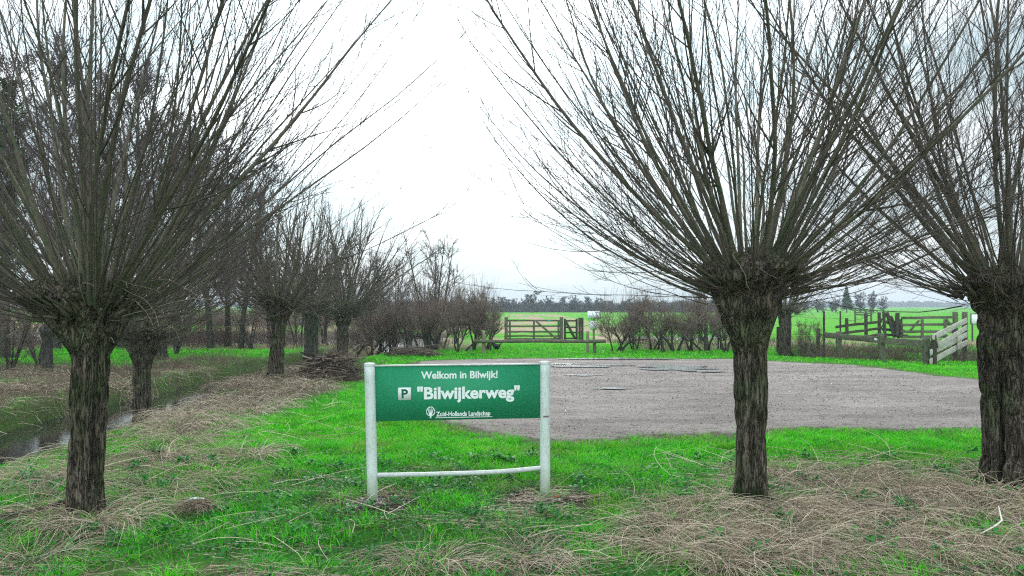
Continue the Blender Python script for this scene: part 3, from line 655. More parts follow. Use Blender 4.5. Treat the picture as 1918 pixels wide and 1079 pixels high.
def tree_geo(Hh, r, cb, cr, nb, seed, n2=8, n3=7, rs=1., catkins=0, ang=1.0, lv=5, stems=1):
    """bare spreading tree: returns trunk Geo and crown Geo"""
    rg = np.random.default_rng(seed); A = Geo(); B = Geo()
    sp = np.stack([rg.normal(0, r * .8 * (stems > 1), stems), rg.normal(0, r * .8 * (stems > 1), stems), np.full(stems, -.2)], -1)
    sdir = np.stack([rg.normal(0, .12 * (stems > 1) + .02, stems), rg.normal(0, .12 * (stems > 1) + .02, stems), np.ones(stems)], -1)
    P = grow(sp, sdir, np.full(stems, Hh * .97) * rg.uniform(.8, 1, stems), 16, .15, .06, rg)
    A.tubes(P, taper(np.full(stems, r), r * .12, 16, .8), 9, rg.uniform(0, .3, stems))
    p, d, i, t = side(P, max(1, nb // stems), cb, .97, ang, rg); l1 = cr * rg.uniform(.6, 1.15, len(i)) * (1.15 - .75 * (t - cb) / (1 - cb)) 
    Q = grow(p, d, l1, 9, .5, .16, rg); r1 = np.clip(r * .35 * (1.2 - t), .008, .08)
    B.tubes(Q, taper(r1, .006 * rs, 9), 4, .5)
    p, d, i2, t2 = side(Q, n2, .15, .97, .75, rg); l2 = l1[i2] * rg.uniform(.3, .6, len(i2)) * (1.1 - t2 * .6)
    Q2 = grow(p, d, l2, 6, .35, .2, rg); B.tubes(Q2, taper(np.full(len(i2), .008 * rs), .004 * rs, 6), 3, .15)
    p, d, i3, t3 = side(Q2, n3, .1, .98, .7, rg); l3 = np.maximum(l2[i3] * rg.uniform(.3, .6, len(i3)), .15)
    Q3 = grow(p, d, l3, 4, .3, .22, rg); B.tubes(Q3, taper(np.full(len(i3), .0045 * rs), .0022 * rs, 4), 3, 0.)
    if catkins:
        p, d, i4, t4 = side(Q3, catkins, .3, 1., 1.2, rg); m = len(i4)
        Q4 = grow(p, d * np.array((1, 1, -.4)), np.full(m, .06), 3, -.8, .2, rg); B.tubes(Q4, np.tile([.010, .020, .008], (m, 1)), 3, rg.uniform(0, .2, m))
    return A, B
def plant_proto(name, geos, mats, label, cat, group, parts=("trunk", "crown")):
    e = empty(name, (0, 0, 0), label, cat, group)
    for g_, m_, pn in zip(geos, mats, parts): g_.build(pn, m_, e, smooth=True)
    return e
def place(e, x, y, rz=0, sc=1.):
    e.location = (x, y, float(height(x, y))); e.rotation_euler = (0, 0, rz); e.scale = (sc if isinstance(sc, tuple) else (sc,) * 3)
used = {}
def put(protos, k, name, x, y, rz, sc, label, group):
    """first use moves the prototype itself, later uses copy it"""
    e = protos[k % len(protos)]
    if not used.get(e.name): used[e.name] = True; place(e, x, y, rz, sc); e["label"] = label; e["group"] = group; return e
    return copy_tree(e, (x, y, float(height(x, y))), rz, label, sc, group)

# alders beyond the ditch
AL = [plant_proto("alder_tree", tree_geo(1. * h_, r_, .2, c_, nb_, s_, 8, 7, 1.7, 1, .85), (M_barkfar, M_alder), "x", "tree", "alder trees beyond the ditch")
      for (h_, r_, c_, nb_, s_) in ((12.5, .17, 2.9, 62, 101), (9.5, .15, 2.6, 54, 103), (13.5, .20, 3.2, 66, 107))]
for k, (px, Yd, pr, sc, lb) in enumerate((
        (395, 30, 1, .92, "slim alder, leftmost of the three tall trunks behind the ditch"),
        (426, 31.5, 1, .88, "slim alder, middle of the three tall trunks behind the ditch"),
        (452, 30, 1, .80, "slim alder, rightmost of the three tall trunks behind the ditch"),
        (330, 34, 0, .95, "tall alder rising between the second left willow and the three slim trunks"),
        (262, 29, 2, .92, "tall alder rising behind the willow on the ditch edge"),
        (190, 33, 0, 1.05, "tall alder rising directly behind the head of the nearest left willow"),
        (105, 29, 2, .95, "wide alder just left of the nearest left willow"),
        (-30, 31, 0, 1.1, "alder crossing the left edge of the picture"),
        (505, 37, 1, .72, "low alder with a purplish crown behind the bushy-headed willow"))):
    q = ray(px, 600, Yd); put(AL, pr, "alder_tree", q[0], Yd, k * 1.7, sc, lb, "alder trees beyond the ditch")
# ivy-clad tree at the far left
A, B = tree_geo(9.5, .22, .2, 1.7, 44, 131, 7, 6, 1.3, 1)
e = plant_proto("ivy_clad_tree", (A, B), (M_barkfar, M_alder), "tree wrapped in green ivy at the far left edge", "tree", None)
q = ray(8, 600, 24); place(e, q[0], 24)
I = Geo(); m = 5200; zc = rng.uniform(1.0, 8.5, m); cl = vnoise(zc * 1.6, zc * 0, 3); aa = rng.uniform(0, 6.28, m); rr = (.2 + .95 * cl * rng.random(m) ** .6) * (1.1 - zc / 14)
leaves(I, np.cos(aa) * rr, np.sin(aa) * rr, zc, rng.uniform(.06, .13, m), np.clip(rng.normal(.45, .25, m), 0, 1), .8)
I.build("ivy", M_ivy, e)

# hedge
HB = []
for s_ in (201, 205, 209, 213):
    rg = np.random.default_rng(s_); A = Geo(); B = Geo(); ns = 4
    st = np.stack([rg.normal(0, .10, ns), rg.normal(0, .06, ns), np.full(ns, -.1)], -1)
    P = grow(st, np.stack([rg.normal(0, .35, ns), rg.normal(0, .2, ns), np.ones(ns)], -1), rg.uniform(.9, 1.25, ns), 9, .5, .35, rg)
    A.tubes(P, taper(rg.uniform(.02, .05, ns), .018, 9), 6, rg.uniform(0, .6, ns))
    p, d, i, t = side(P, 10, .40, 1., .75, rg); l1 = rg.uniform(.3, .85, len(i)); Q = grow(p, d, l1, 8, 1.2, .30, rg); B.tubes(Q, taper(np.full(len(i), .011), .005, 8), 4, .3)
    p, d, i2, t2 = side(Q, 6, .1, 1., .7, rg); l2 = rg.uniform(.18, .45, len(i2)); Q2 = grow(p, d, l2, 6, 1.1, .25, rg); B.tubes(Q2, taper(np.full(len(i2), .006), .003, 6), 3, .1)
    p, d, i3, t3 = side(Q2, 4, .1, 1., .7, rg); Q3 = grow(p, d, rg.uniform(.1, .3, len(i3)), 4, .6, .25, rg); B.tubes(Q3, taper(np.full(len(i3), .0038), .002, 4), 3, 0.)
    m = 46; p = np.stack([rg.uniform(-.55, .55, m), rg.normal(0, .2, m), rg.uniform(.9, 1.6, m)], -1)
    Q = grow(p, np.stack([rg.normal(0, .15, m), rg.normal(0, .15, m), np.ones(m)], -1), rg.uniform(.4, .9, m), 6, .3, .08, rg); B.tubes(Q, taper(np.full(m, .005), .002, 6), 3, .1)
    HB.append(plant_proto("hedge_bush", (A, B), (M_barkfar, M_hedge), "x", "bush", "clipped hawthorn bushes of the hedge", ("stems", "crown")))
ordn = ("first", "second", "third", "fourth", "fifth", "sixth", "seventh", "eighth", "ninth", "tenth", "eleventh", "twelfth")
k = 0; XL = (668, 700, 733, 765, 797, 828, 857, 886, 914)
for j, px in enumerate(XL):
    Yd = 27.6 + .5 * ((j * 7) % 3); q = ray(px, 600, Yd)
    put(HB, j, "hedge_bush", q[0], Yd, .6 * j + (math.pi if j % 2 else 0) * .0, (1.25, .9, 1.08 + .08 * ((j * 5) % 3)), ordn[j] + " hedge bush from the left, in the bare hedge left of the field gate", "clipped hawthorn bushes of the hedge")
XR = (1150, 1188, 1222, 1257, 1292, 1328, 1362)
for j, px in enumerate(XR):
    Yd = 27.8 + .4 * ((j * 5) % 3); q = ray(px, 600, Yd)
    put(HB, j + 1, "hedge_bush", q[0], Yd, 1.1 * j, (1.25, .9, 1.0 + .06 * ((j * 5) % 3)), ordn[j] + " hedge bush from the left, in the hedge right of the white notice boards", "clipped hawthorn bushes of the hedge")
# greenish bush near the slender willow
gb = plant_proto("green_bush", tree_geo(2.3, .04, .25, .75, 26, 231, 8, 8, 1.2, 0, .8, stems=3), (M_barkfar, M_blossom), "bush with a greenish haze of twigs just left of the slender right willow's trunk", "bush", None)
q = ray(1345, 600, 29.5); place(gb, q[0], 29.5)
# shrubs and small trees behind the hedge
SH = [plant_proto("bare_shrub", tree_geo(4.6, .055, .12, 1.7, 40, s_, 7, 6, 1.1, 0, .5, stems=4), (M_barkfar, M_hedge), "x", "tree", "bare small trees behind the hedge") for s_ in (241, 245, 249)]
for k, (px, Yd, sc, lb) in enumerate(((812, 36, 1.5, "tallest bare small tree above the left hedge, forked against the open sky"), (735, 34, 1.15, "round-crowned bare small tree above the left hedge"),
        (697, 37, 1.2, "bare small tree just right of the willow at the hedge's left end"), (768, 38, .84, "low bare small tree between two taller ones above the left hedge"), (893, 33, .62, "low twisted bare shrub above the hedge near the field gate"),
        (855, 36, .66, "low bare shrub right of the tallest small tree above the left hedge"),
        (1310, 34, .74, "round bare small tree above the right hedge, left of the slender willow"), (1215, 38, .55, "low bare shrub above the right hedge"), (560, 38, 1.0, "bare small tree behind the bushy-headed willow"), (610, 40, 1.05, "bare small tree behind the mossy willow"))):
    q = ray(px, 600, Yd); put(SH, k, "bare_shrub", q[0], Yd, k * 1.3, sc, lb, "bare small trees behind the hedge")
for j, (px, lb) in enumerate(((1502, "small open bush just right of the half hidden willow across the lot"), (1530, "small thin bush at the left end of the timber barrier"))):
    q = ray(px, 600, 26); put(SH, j, "bare_shrub", q[0], 26, 2 + j, (.40, .40, .34), lb, "small bushes across the lot")
# shrubs on the far bank at the left
for k, (px, Yd, sc, lb) in enumerate(((20, 19, .44, "dark tangled shrub on the far bank at the left edge"), (75, 21, .46, "tangled shrub on the far bank just left of the nearest willow trunk"), (-40, 17.5, .5, "dark shrub on the far bank cut by the left edge"), (330, 26, .45, "low tangled shrub beyond the ditch between two willow trunks"), (470, 30, .5, "low tangled shrub at the foot of the slim alders"))):
    q = ray(px, 600, Yd); put(SH, k + 1, "bare_shrub", q[0], Yd, k * 2.1, (sc * 1.5, sc * 1.5, sc), lb, "tangled shrubs beyond the ditch")
# stump of a dead post-like trunk on the far bank
q = gnd(88, 703); e = empty("tree_stump", (q[0], q[1], float(height(q[0], q[1]))), "short mossy trunk on the far bank left of the nearest willow", "tree stump")
pollard_trunk(1.15, .13, .2, .8, rng, 77, 40, 60).build("trunk", M_barkfar, e, smooth=True)

# reeds and brambles
GD = Geo()
def reedbed(n, x0, x1, y0, y1, h0, h1, r, seed, lo=.9, hi=1.57, tl=.35):
    rg = np.random.default_rng(seed); x = rg.uniform(x0, x1, n); y = rg.uniform(y0, y1, n); cl = fbm(x * .9, y * .9, seed)
    ok = (cl > .38) & (channel_d(x, y) > .95) & (ditch_d(x, y) > .5) & (lot_sd(x, y) > .3) & ~((x > -.6) & (x < 4.0)); x, y, cl = x[ok], y[ok], cl[ok]; m = len(x)
    e = rg.uniform(lo, hi, m); az = rg.uniform(0, 6.28, m); Ln = rg.uniform(h0, h1, m) * (.6 + .7 * cl)
    d = np.stack([np.cos(az) * np.cos(e), np.sin(az) * np.cos(e), np.sin(e)], -1)
    P = grow(np.stack([x, y, height(x, y) - .03], -1), d, Ln, 5, -.15, .12, rg, .5)
    GD.tubes(P, np.repeat(r * rg.uniform(.6, 1.4, (m, 1)), 5, 1) * np.linspace(1, .4, 5), 3, np.clip(rg.normal(tl, .2, m), 0, 1))
reedbed(12000, -30, -9.5, 30, 41, .7, 1.25, .007, 301)
reedbed(1500, -9.5, -2.5, 29, 36, .25, .5, .007, 302)
reedbed(9000, -34, -3, 63, 72, 1., 1.7, .013, 303, tl=.6)
reedbed(2600, 4.2, 12, 29, 38, .15, .35, .007, 305)
reedbed(7000, 9.3, 15.5, 22.9, 27.5, .35, .85, .004, 307, .3, 1.3, .3)
reedbed(11000, -9.8, -7.7, 9, 24, .15, .42, .0028, 309, .2, 1.2, .55)
reedbed(1200, -6.2, -5.6, 9, 22, .08, .2, .0028, 311, .2, 1.0, .6)
reedbed(2600, -5.6, -3.2, 13.5, 20, .2, .55, .0028, 313, .1, 1.1, .5)
reedbed(3500, -16, -8.5, 17, 21, .2, .5, .004, 317, .2, 1.2, .4)
tag(GD.build("reeds", M_reed), "brown dead reeds and brambles along the ditch and channel banks", "reeds", kind="stuff")

# far line of trees
FT = [plant_proto("far_tree", tree_geo(4.3, .07, .15, 1.3, 56, s_, 6, 5, 4.5, 0, 1.05, stems=7), (M_fartw, M_fartw), "x", "tree", "bare trees along the far edge of the field") for s_ in (401, 403, 405)]
rg = np.random.default_rng(5)
n_ft = 0
for k in range(64):
    px = 600 + k * 15.2 + rg.uniform(-5, 5); Yd = rg.uniform(188, 214); q = ray(px, 585, Yd); big = abs(px - 997) < 9
    s1 = (1.35 if big else rg.uniform(.72, 1.06)); s1 *= 1.0 if px < 1150 else .85
    lb = ("tallest round-crowned tree in the far treeline beyond the field gate" if big and n_ft == 0 else "bare tree of the far treeline %s" % ("behind the left pollard willows" if px < 690 else "above the bare hedge left of the field gate" if px < 945 else "above the wide field gate" if px < 1052 else "above the small gate and notice boards" if px < 1130 else "above the hedge right of the notice boards" if px < 1370 else "behind the slender right willow"))
    if big: n_ft += 1
    o = put(FT, k, "far_tree", q[0], Yd, k * 1.1, (s1 * 1.25, s1 * 1.25, s1), lb, "bare trees along the far edge of the field")
    if lb.startswith("tallest"): del o["group"]
for k, (px, s1, lb) in enumerate(((1612, 1.25, "bare tree beside the dark conifer on the right horizon"), (1636, 1.3, "widest bare tree right of the conifer on the right horizon"), (1655, 1.0, "bare tree at the right end of the far clump"), (1565, .9, "bare tree at the left end of the far clump with the conifer"))):
    q = ray(px, 585, 190); put(FT, k, "far_tree", q[0], 190, k, (s1, s1, s1), lb, "bare trees on the right horizon")
e = empty("conifer_tree", (ray(1586, 585, 185)[0], 185, 0), "dark pointed conifer on the right horizon", "tree"); A = Geo(); B = Geo(); rg = np.random.default_rng(9)
A.tubes(np.array([[(0, 0, -.2), (0, 0, 3), (0, 0, 6.2)]], float), np.array([[.15, .1, .03]]), 6); A.build("trunk", M_barkfar, e)
n = 420; t = rg.random(n) ** .8; a = rg.uniform(0, 6.28, n); p = np.stack([0 * t, 0 * t, .9 + 5.3 * t], -1)
B.tubes(grow(p, np.stack([np.cos(a), np.sin(a), -.1 + 0 * a], -1), (1.7 * (1 - t) + .25) * rg.uniform(.6, 1.1, n), 5, -.3, .1, rg), np.tile([.06, .13, .12, .09, .03], (n, 1)), 4, rg.uniform(.2, .8, n)); B.build("crown", M_ivy, e)
# distant woods on the horizon
FW = Geo(); rg = np.random.default_rng(12); n = 9000; x = rg.uniform(-1500, 1500, n); y = rg.uniform(880, 960, n); hh = 5 + 7 * fbm(x * .02, x * 0, 3)
blades(FW, x, y, hh * rg.uniform(.5, 1, n), rg.uniform(5, 12, n), np.abs(rg.normal(0, .2, n)), rg.random(n), .2, z=y * 0 - .3)
M_wd = material("distant_wood", f_leafy((.05, .055, .055), (.07, .075, .075), (.09, .09, .095)), 1.)
tag(FW.build("distant_woods", M_wd), "low blue-grey woods along the horizon", "woods", kind="stuff")

# ------------------------------------------------------------------ the sign
cx = (SIGN_L[0] + SIGN_R[0]) / 2; cy = (SIGN_L[1] + SIGN_R[1]) / 2
wdt = math.hypot(SIGN_R[0] - SIGN_L[0], SIGN_R[1] - SIGN_L[1]); rz = math.atan2(SIGN_R[1] - SIGN_L[1], SIGN_R[0] - SIGN_L[0])
sg = empty("welcome_sign", (cx, cy, 0), "green Bilwijkerweg parking sign with white lettering between two white posts", "sign", rz=rz)
hw = wdt / 2; K = wdt / 323.0                       # metres per photo pixel in the sign's plane
def su(px): return (px - 859.5) * K
def sv(py): return 1.120 - (py - 680.5) * K * 1.0
for sx_, ln in ((-1, -.030), (1, .0)):
    P = Geo(); r = .044; n = 14; zz = np.linspace(-.12, 1.118, n)
    C = np.stack([sx_ * hw + ln * zz / 1.1, 0 * zz, zz], -1)[None]
    P.tubes(C, np.full((1, n), r), 28, cap=True); po = P.build("post", M_white, sg, smooth=True)
    for pl in po.data.polygons:
        if abs(pl.normal.z) > .9: pl.use_smooth = False
    c = Geo(); c.lathe((sx_ * hw + ln, 0, 1.118), [(r + .002, -.018), (r + .003, .0), (r + .001, .005), (r * .6, .008), (.0, .009)], 28); c.build("cap", M_white, po, smooth=True)
pz0, pz1 = sv(787), sv(686); pL = -hw + .040 - .028; pR = hw - .040
G = Geo(); G.box(((pL + pR) / 2, .0, (pz0 + pz1) / 2), (pR - pL, .012, pz1 - pz0)); pn = G.build("panel", M_panel, sg)
G = Geo(); G.beam((pL, 0, pz1 + .006), (pR, 0, pz1 + .008), .030, .012, rough=.0004); G.build("top_rail", M_alu, sg)
G = Geo(); xs = np.linspace(-hw + .03, hw - .03, 13); zc = sv(890) + .012 + np.where(xs > .1, (xs - .1) ** 2 * .075, 0) + np.where(xs < -.2, (xs + .2) ** 2 * .02, 0)
for i in range(12): pass
V = []; 
for xx, z_ in zip(xs, zc): V += [(xx, -.014, z_ - .016), (xx, .014, z_ - .016), (xx, .014, z_ + .016), (xx, -.014, z_ + .016)]
Q = [(4 * i + j, 4 * i + (j + 1) % 4, 4 * i + 4 + (j + 1) % 4, 4 * i + 4 + j) for i in range(12) for j in range(4)]; G.add(V, Q); G.build("lower_rail", M_alu, sg)
def glyphs(body, name, mat, parent, x0, x1, zb, cap, off=.02, y=-.0085, ext=.0012):
    """lettering: width x0..x1, baseline zb, capital height cap"""
    def mesh(t):
        cu = bpy.data.curves.new("tmp", 'FONT'); cu.body = t; cu.size = 1; cu.offset = off; cu.resolution_u = 4; ob = bpy.data.objects.new("tmp", cu); COL.objects.link(ob)
        me = bpy.data.meshes.new_from_object(ob.evaluated_get(bpy.context.evaluated_depsgraph_get())); bpy.data.objects.remove(ob); bpy.data.curves.remove(cu)
        v = np.empty(len(me.vertices) * 3, np.float32); me.vertices.foreach_get("co", v); return me, v.reshape(-1, 3)
    bpy.context.view_layer.update()
    mb, vb = mesh("B"); ch = vb[:, 1].max(); c0 = vb[:, 1].min(); bpy.data.meshes.remove(mb)
    me, v = mesh(body); a, b = v[:, 0].min(), v[:, 0].max()
    X_ = x0 + (v[:, 0] - a) / (b - a) * (x1 - x0); Z_ = zb + (v[:, 1] - c0) / (ch - c0) * cap
    me.vertices.foreach_set("co", np.stack([X_, np.full(len(v), y), Z_], -1).astype(np.float32).ravel()); me.materials.clear(); me.materials.append(mat); me.update()
    o = bpy.data.objects.new(name, me); COL.objects.link(o); o.parent = parent; return o
glyphs("Welkom in Bilwijk!", "lettering", M_letter, pn, su(786), su(930), sv(710), 14 * K, .028)
glyphs('"Bilwijkerweg"', "lettering", M_letter, pn, su(779), su(972), sv(748), 22.8 * K, .033)
glyphs("Zuid-Hollands Landschap", "lettering", M_letter, pn, su(814.5), su(916), sv(780), 8.6 * K, .022)
G = Geo(); G.box((su(755.7), -.0075, sv(737)), (24 * K, .003, 23 * K)); pb = G.build("parking_symbol", M_letter, pn)
glyphs("P", "letter", M_dkgreen, pb, su(750), su(762), sv(745.5), 17 * K, .035, y=-.0105)
G = Geo(); th = np.linspace(0, 2 * math.pi, 29); lx_, lz_ = su(804), sv(770.5)
ring = np.stack([lx_ + 7.6 * K * np.cos(th) * (1 - .12 * np.sin(th)), 0 * th - .0085, lz_ + 8 * K * np.sin(th) + .0], -1)[None]; G.tubes(ring, np.full((1, 29), 1.0 * K), 4)
for dx_ in (-4.6, -1.4, 1.6, 4.8): G.tubes(np.array([[(lx_ + dx_ * K * .25, -.0085, lz_ - 7 * K), (lx_ + dx_ * K * .7, -.0085, lz_ - 1 * K), (lx_ + dx_ * K, -.0085, lz_ + 5.5 * K)]]), np.array([[1.0, .9, .6]]) * K, 4)
G.box((lx_, -.008, lz_ - 9.5 * K), (3.6 * K, .002, 7 * K)); G.build("tree_logo", M_letter, pn)
G = Geo(); G.box(((su(813) + su(920)) / 2, -.0075, sv(782.6)), (107 * K, .002, 1.2 * K)); G.build("underline", M_letter, pn)
G = Geo(); G.box((hw, -.0445, sv(783)), (.045, .001, .014)); G.build("sticker", flat("purple_sticker", (.25, .12, .22), .6), sg)

# ------------------------------------------------------------------ gates, barriers, fences
def P3(px, py, Yd): return tuple(ray(px, py, Yd))
def zat(py, Yd): return float(ray(959, py, Yd)[2])
def xat(px, Yd): return float(ray(px, 573, Yd)[0])
# log barrier
Yb = 26.4; e = empty("log_barrier", (xat(1010, Yb), Yb, 0), "long horizontal log barrier in front of the field gate", "barrier")
def ch(G, name, mat, e, smooth=False):
    o = G.build(name, mat, e, smooth); v = np.array(e.location); o.location = tuple(-v); o.rotation_euler = (0, 0, 0)
    bpy.context.view_layer.update(); return o
n = 18; xs = np.linspace(xat(889, Yb), xat(1134, Yb), n); zs = zat(639, Yb) + .008 * np.sin(xs * 2.2)
G = Geo(); G.tubes(np.stack([xs, 0 * xs + Yb - .08, zs], -1)[None], (.058 + .005 * np.sin(xs * 5))[None], 12, cap=True); ch(G, "rail", M_wood, e, True)
G = Geo(); G.beam((xat(906, Yb), Yb + .03, -.15), (xat(906, Yb), Yb + .03, zat(619, Yb)), .10, .10); ch(G, "post", M_post, e)
G = Geo(); G.beam((xat(1114, Yb), Yb + .03, -.15), (xat(1114, Yb), Yb + .03, zat(643, Yb)), .10, .10); ch(G, "post", M_wood, e)
# field gate
Yg = 36.5; e = empty("field_gate", (xat(1000, Yg), Yg, 0), "wide five-barred wooden field gate between the two hedges", "gate")
for py in (600.5, 611, 621.5, 629.5, 635):
    G = Geo(); G.beam((xat(945, Yg), Yg, zat(py, Yg)), (xat(1049, Yg), Yg, zat(py, Yg)), .03, .075, rough=.003, seed=int(py)); ch(G, "rail", M_wood, e)
for px in (955, 1000, 1046):
    G = Geo(); G.beam((xat(px, Yg), Yg - .03, zat(636, Yg)), (xat(px, Yg), Yg - .03, zat(599, Yg)), .09, .025, rough=.002); ch(G, "stile", M_wood, e)
G = Geo(); G.beam(P3(1004, 602, Yg - .05), P3(1043, 635, Yg - .05), .025, .09, rough=.002); ch(G, "brace", M_wood, e)
G = Geo(); G.box(P3(1028, 600.5, Yg - .03), (.22, .012, .06)); ch(G, "plate", flat("teal_plate", (.02, .28, .22), .5), e)
for px, lb in ((1051.5, "thick gate post between the wide field gate and the small gate"), (948, "gate post half hidden by the left hedge")):
    G = Geo(); G.beam((xat(px, Yg), Yg, -.3), (xat(px, Yg), Yg, zat(594, Yg)), .15, .15, rough=.006, seed=4); o = G.build("gate_post", M_wood, None, loc=(xat(px, Yg), Yg, 0)); tag(o, lb, "gate post", "posts of the two gates")
e = empty("pedestrian_gate", (xat(1070, Yg), Yg, 0), "small dark wooden gate right of the wide field gate", "gate")
for py in (601, 613, 623, 634):
    G = Geo(); G.beam((xat(1057, Yg), Yg, zat(py, Yg)), (xat(1082, Yg), Yg, zat(py, Yg)), .03, .07, rough=.002, seed=int(py)); ch(G, "rail", M_wooddk, e)
for px in (1058, 1080):
    G = Geo(); G.beam((xat(px, Yg), Yg - .03, zat(636, Yg)), (xat(px, Yg), Yg - .03, zat(597, Yg)), .10, .03, rough=.002); ch(G, "stile", M_wooddk, e)
G = Geo(); G.beam(P3(1060, 603, Yg - .05), P3(1077, 634, Yg - .05), .025, .12, rough=.002); ch(G, "brace", M_wooddk, e)
for px, lb in ((1085.5, "dark gate post that the small gate closes against"), (1090.5, "rightmost gate post, touching the right hedge")):
    G = Geo(); G.beam((xat(px, Yg), Yg, -.3), (xat(px, Yg), Yg, zat(595, Yg)), .11, .11, rough=.006, seed=6); tag(G.build("gate_post", M_wooddk, None, loc=(xat(px, Yg), Yg, 0)), lb, "gate post", "posts of the two gates")
# notice boards
Yn = 28; M_nb = flat("white_notice", (.86, .93, .95), .4, .04); M_ng = flat("green_strip", (.05, .42, .06), .5, .05); M_dk = flat("dark_grey", (.05, .05, .05), .6)
e = empty("notice_board", (xat(1112, Yn), Yn, 0), "two white notice panels one above the other on a post at the hedge", "notice board")
G = Geo(); G.beam((xat(1112, Yn), Yn, -.2), (xat(1112, Yn), Yn, zat(586, Yn)), .07, .07); ch(G, "post", M_post, e)
for (px, py, w, h) in ((1112, 590.5, 23, 15.5), (1111, 609.5, 12.5, 16)):
    q = ray(px, py, Yn - .06); kk = Yn / FPX
    G = Geo(); G.box(q, (w * kk, .02, h * kk)); pb = ch(G, "panel", M_nb, e)
    for nm, mt, dx, dz, ww, hh in (("green_band", M_ng, 0, -h * .42, w * .96, h * .14), ("heading", M_dk, (-w * .3 if h < 15 else w * .25), h * .36, w * .2, h * .07)):
        G = Geo(); G.box((q[0] + dx * kk, q[1] - .0125, q[2] + dz * kk), (ww * kk, .004, hh * kk)); o = G.build(nm, mt, pb)
G = Geo(); q = gnd(1101, 662); G.beam((q[0], q[1], -.2), (q[0], q[1], .75), .09, .09, seed=3); tag(G.build("fence_post", M_post, None, loc=(q[0], q[1], 0)), "pale squat post left of the notice board post", "post", "posts of the wire fence")
# wire fence posts in the hedges
for k, (px, py, tp, w, lb) in enumerate(((1240, 660, 612, .07, "thin post in the right hedge, leftmost there"), (1322, 659, 608, .11, "stout post in the right hedge left of the slender willow"), (1533, 662, 615, .08, "short grey post left of the timber barrier"),
        (1543.5, 668, 583, .05, "tall thin dark pole at the left end of the timber barrier"), (1574, 660, 583, .04, "tall thin dark pole behind the first barrier post"), (1457, 660, 612, .08, "post just left of the half hidden willow across the lot"))):
    q = gnd(px, py); G = Geo(); G.beam((q[0], q[1], -.2), (q[0] + .01, q[1], zat(tp, q[1])), w, w, seed=k, rough=.003); tag(G.build("fence_post", M_wooddk if tp < 610 else M_barkfar, None, loc=(q[0], q[1], 0)), lb, "post", "posts of the wire fence")
G = Geo()
for hh in (.35, .7, 1.0):
    a = gnd(1130, 660); b = gnd(1543.5, 668); xs = np.linspace(a[0], b[0], 30); ys = np.linspace(a[1], b[1], 30)
    G.tubes(np.stack([xs, ys + .04, hh - .02 * np.sin(np.linspace(0, 6 * math.pi, 30)) ** 2], -1)[None], np.full((1, 30), .004), 4)
tag(G.build("fence_wire", M_wooddk), "thin fence wires strung through the right hedge", "fence wire")

# timber barrier on the right
e = empty("timber_barrier", (10.4, 22.0, 0), "low heavy timber rail on three posts at the right edge of the gravel lot", "barrier")
pts = [(1573, 674, .13), (1654, 681, .14), (1737, 684, .15)]; B_ = []
for k, (px, py, w) in enumerate(pts):
    q = gnd(px, py, -.02); top = zat((621, 625, 632)[k], q[1]); B_.append(q)
    G = Geo(); G.beam((q[0] + (.05 if k == 1 else 0), q[1] + .06, -.3), (q[0] - (.04 if k == 1 else 0), q[1] + .06, top), w, w, seed=k + 9, rough=.005); ch(G, "post", M_wood, e)
a = ray(1543, 627, 24.4); b = ray(1655, 638, B_[1][1] - .08); c = ray(1758, 646, B_[2][1] - .1)
G = Geo(); G.beam(a, b, .07, .17, seed=5); ch(G, "rail", M_wood, e)
G = Geo(); G.beam(b, c, .07, .18, seed=8); ch(G, "rail", M_wood, e)
q = ray(1641, 636, B_[1][1] - .17); G = Geo(); G.tubes(np.array([[(q[0], q[1] + .06, q[2]), (q[0], q[1], q[2])]]), np.full((1, 2), .035), 10, cap=True); ch(G, "bolt", M_alu, e)
# sloping silvery boards: the side of a cattle ramp
e = empty("board_fence", (12.6, 22.7, 0), "four silvery weathered boards sloping up behind the timber rail", "fence"); Y0, Y1 = 21.35, 24.3
for k, (xa, ya, xb, yb) in enumerate(((1747, 632, 1811, 600), (1757, 647, 1811, 613.5), (1742, 661, 1811.5, 627), (1742, 678, 1811.5, 641))):
    G = Geo(); G.beam(ray(xa, ya, Y0 + .15 * (k == 1)), ray(xb, yb, Y1), .03, .155, seed=20 + k, rough=.003); ch(G, "board", M_woodgr, e)
for px, t, Yp in ((1751, 628, 21.45), (1790, 612, 23.3), (1808, 600, 24.35)):
    G = Geo(); G.beam((xat(px, Yp), Yp + .07, -.3), (xat(px, Yp), Yp + .07, zat(t, Yp)), .10, .10, seed=3); ch(G, "post", M_wooddk, e)
# corral behind
Yc = 37.5; e = empty("corral_fence", (xat(1620, Yc), Yc, 0), "dark two-railed corral fence left of the leaning poles", "fence")
for (xa, ya, xb, yb) in ((1565, 612.5, 1652, 602), (1572, 625, 1652, 614.5), (1625, 631, 1652, 625)):
    G = Geo(); G.beam(P3(xa, ya, Yc), P3(xb, yb, Yc - .0), .04, .12, seed=int(xa)); ch(G, "rail", M_wooddk, e)
for px, t in ((1587, 596), (1623, 587), (1648, 585)):
    G = Geo(); G.beam((xat(px, Yc), Yc + .08, -.3), (xat(px, Yc), Yc + .08, zat(t, Yc)), .12, .12, seed=px); ch(G, "post", M_wooddk, e)
e = empty("leaning_poles", (xat(1672, Yc), Yc, 0), "cluster of dark leaning poles and tangled rails between the corral fence and its gate", "fence")
for k, (xa, ya, xb, yb, w) in enumerate(((1658, 632, 1655, 584, .12), (1676, 632, 1661, 585, .14), (1684, 633, 1668, 592, .13), (1680, 630, 1681, 586, .16), (1688, 632, 1686, 598, .16), (1650, 600, 1662, 590, .08), (1652, 612, 1664, 600, .09))):
    G = Geo(); G.beam(P3(xa, ya, Yc + .1 * (k % 3)), P3(xb, yb, Yc + .1 * (k % 3)), w, w * .8, seed=k); ch(G, "pole", M_wooddk, e)
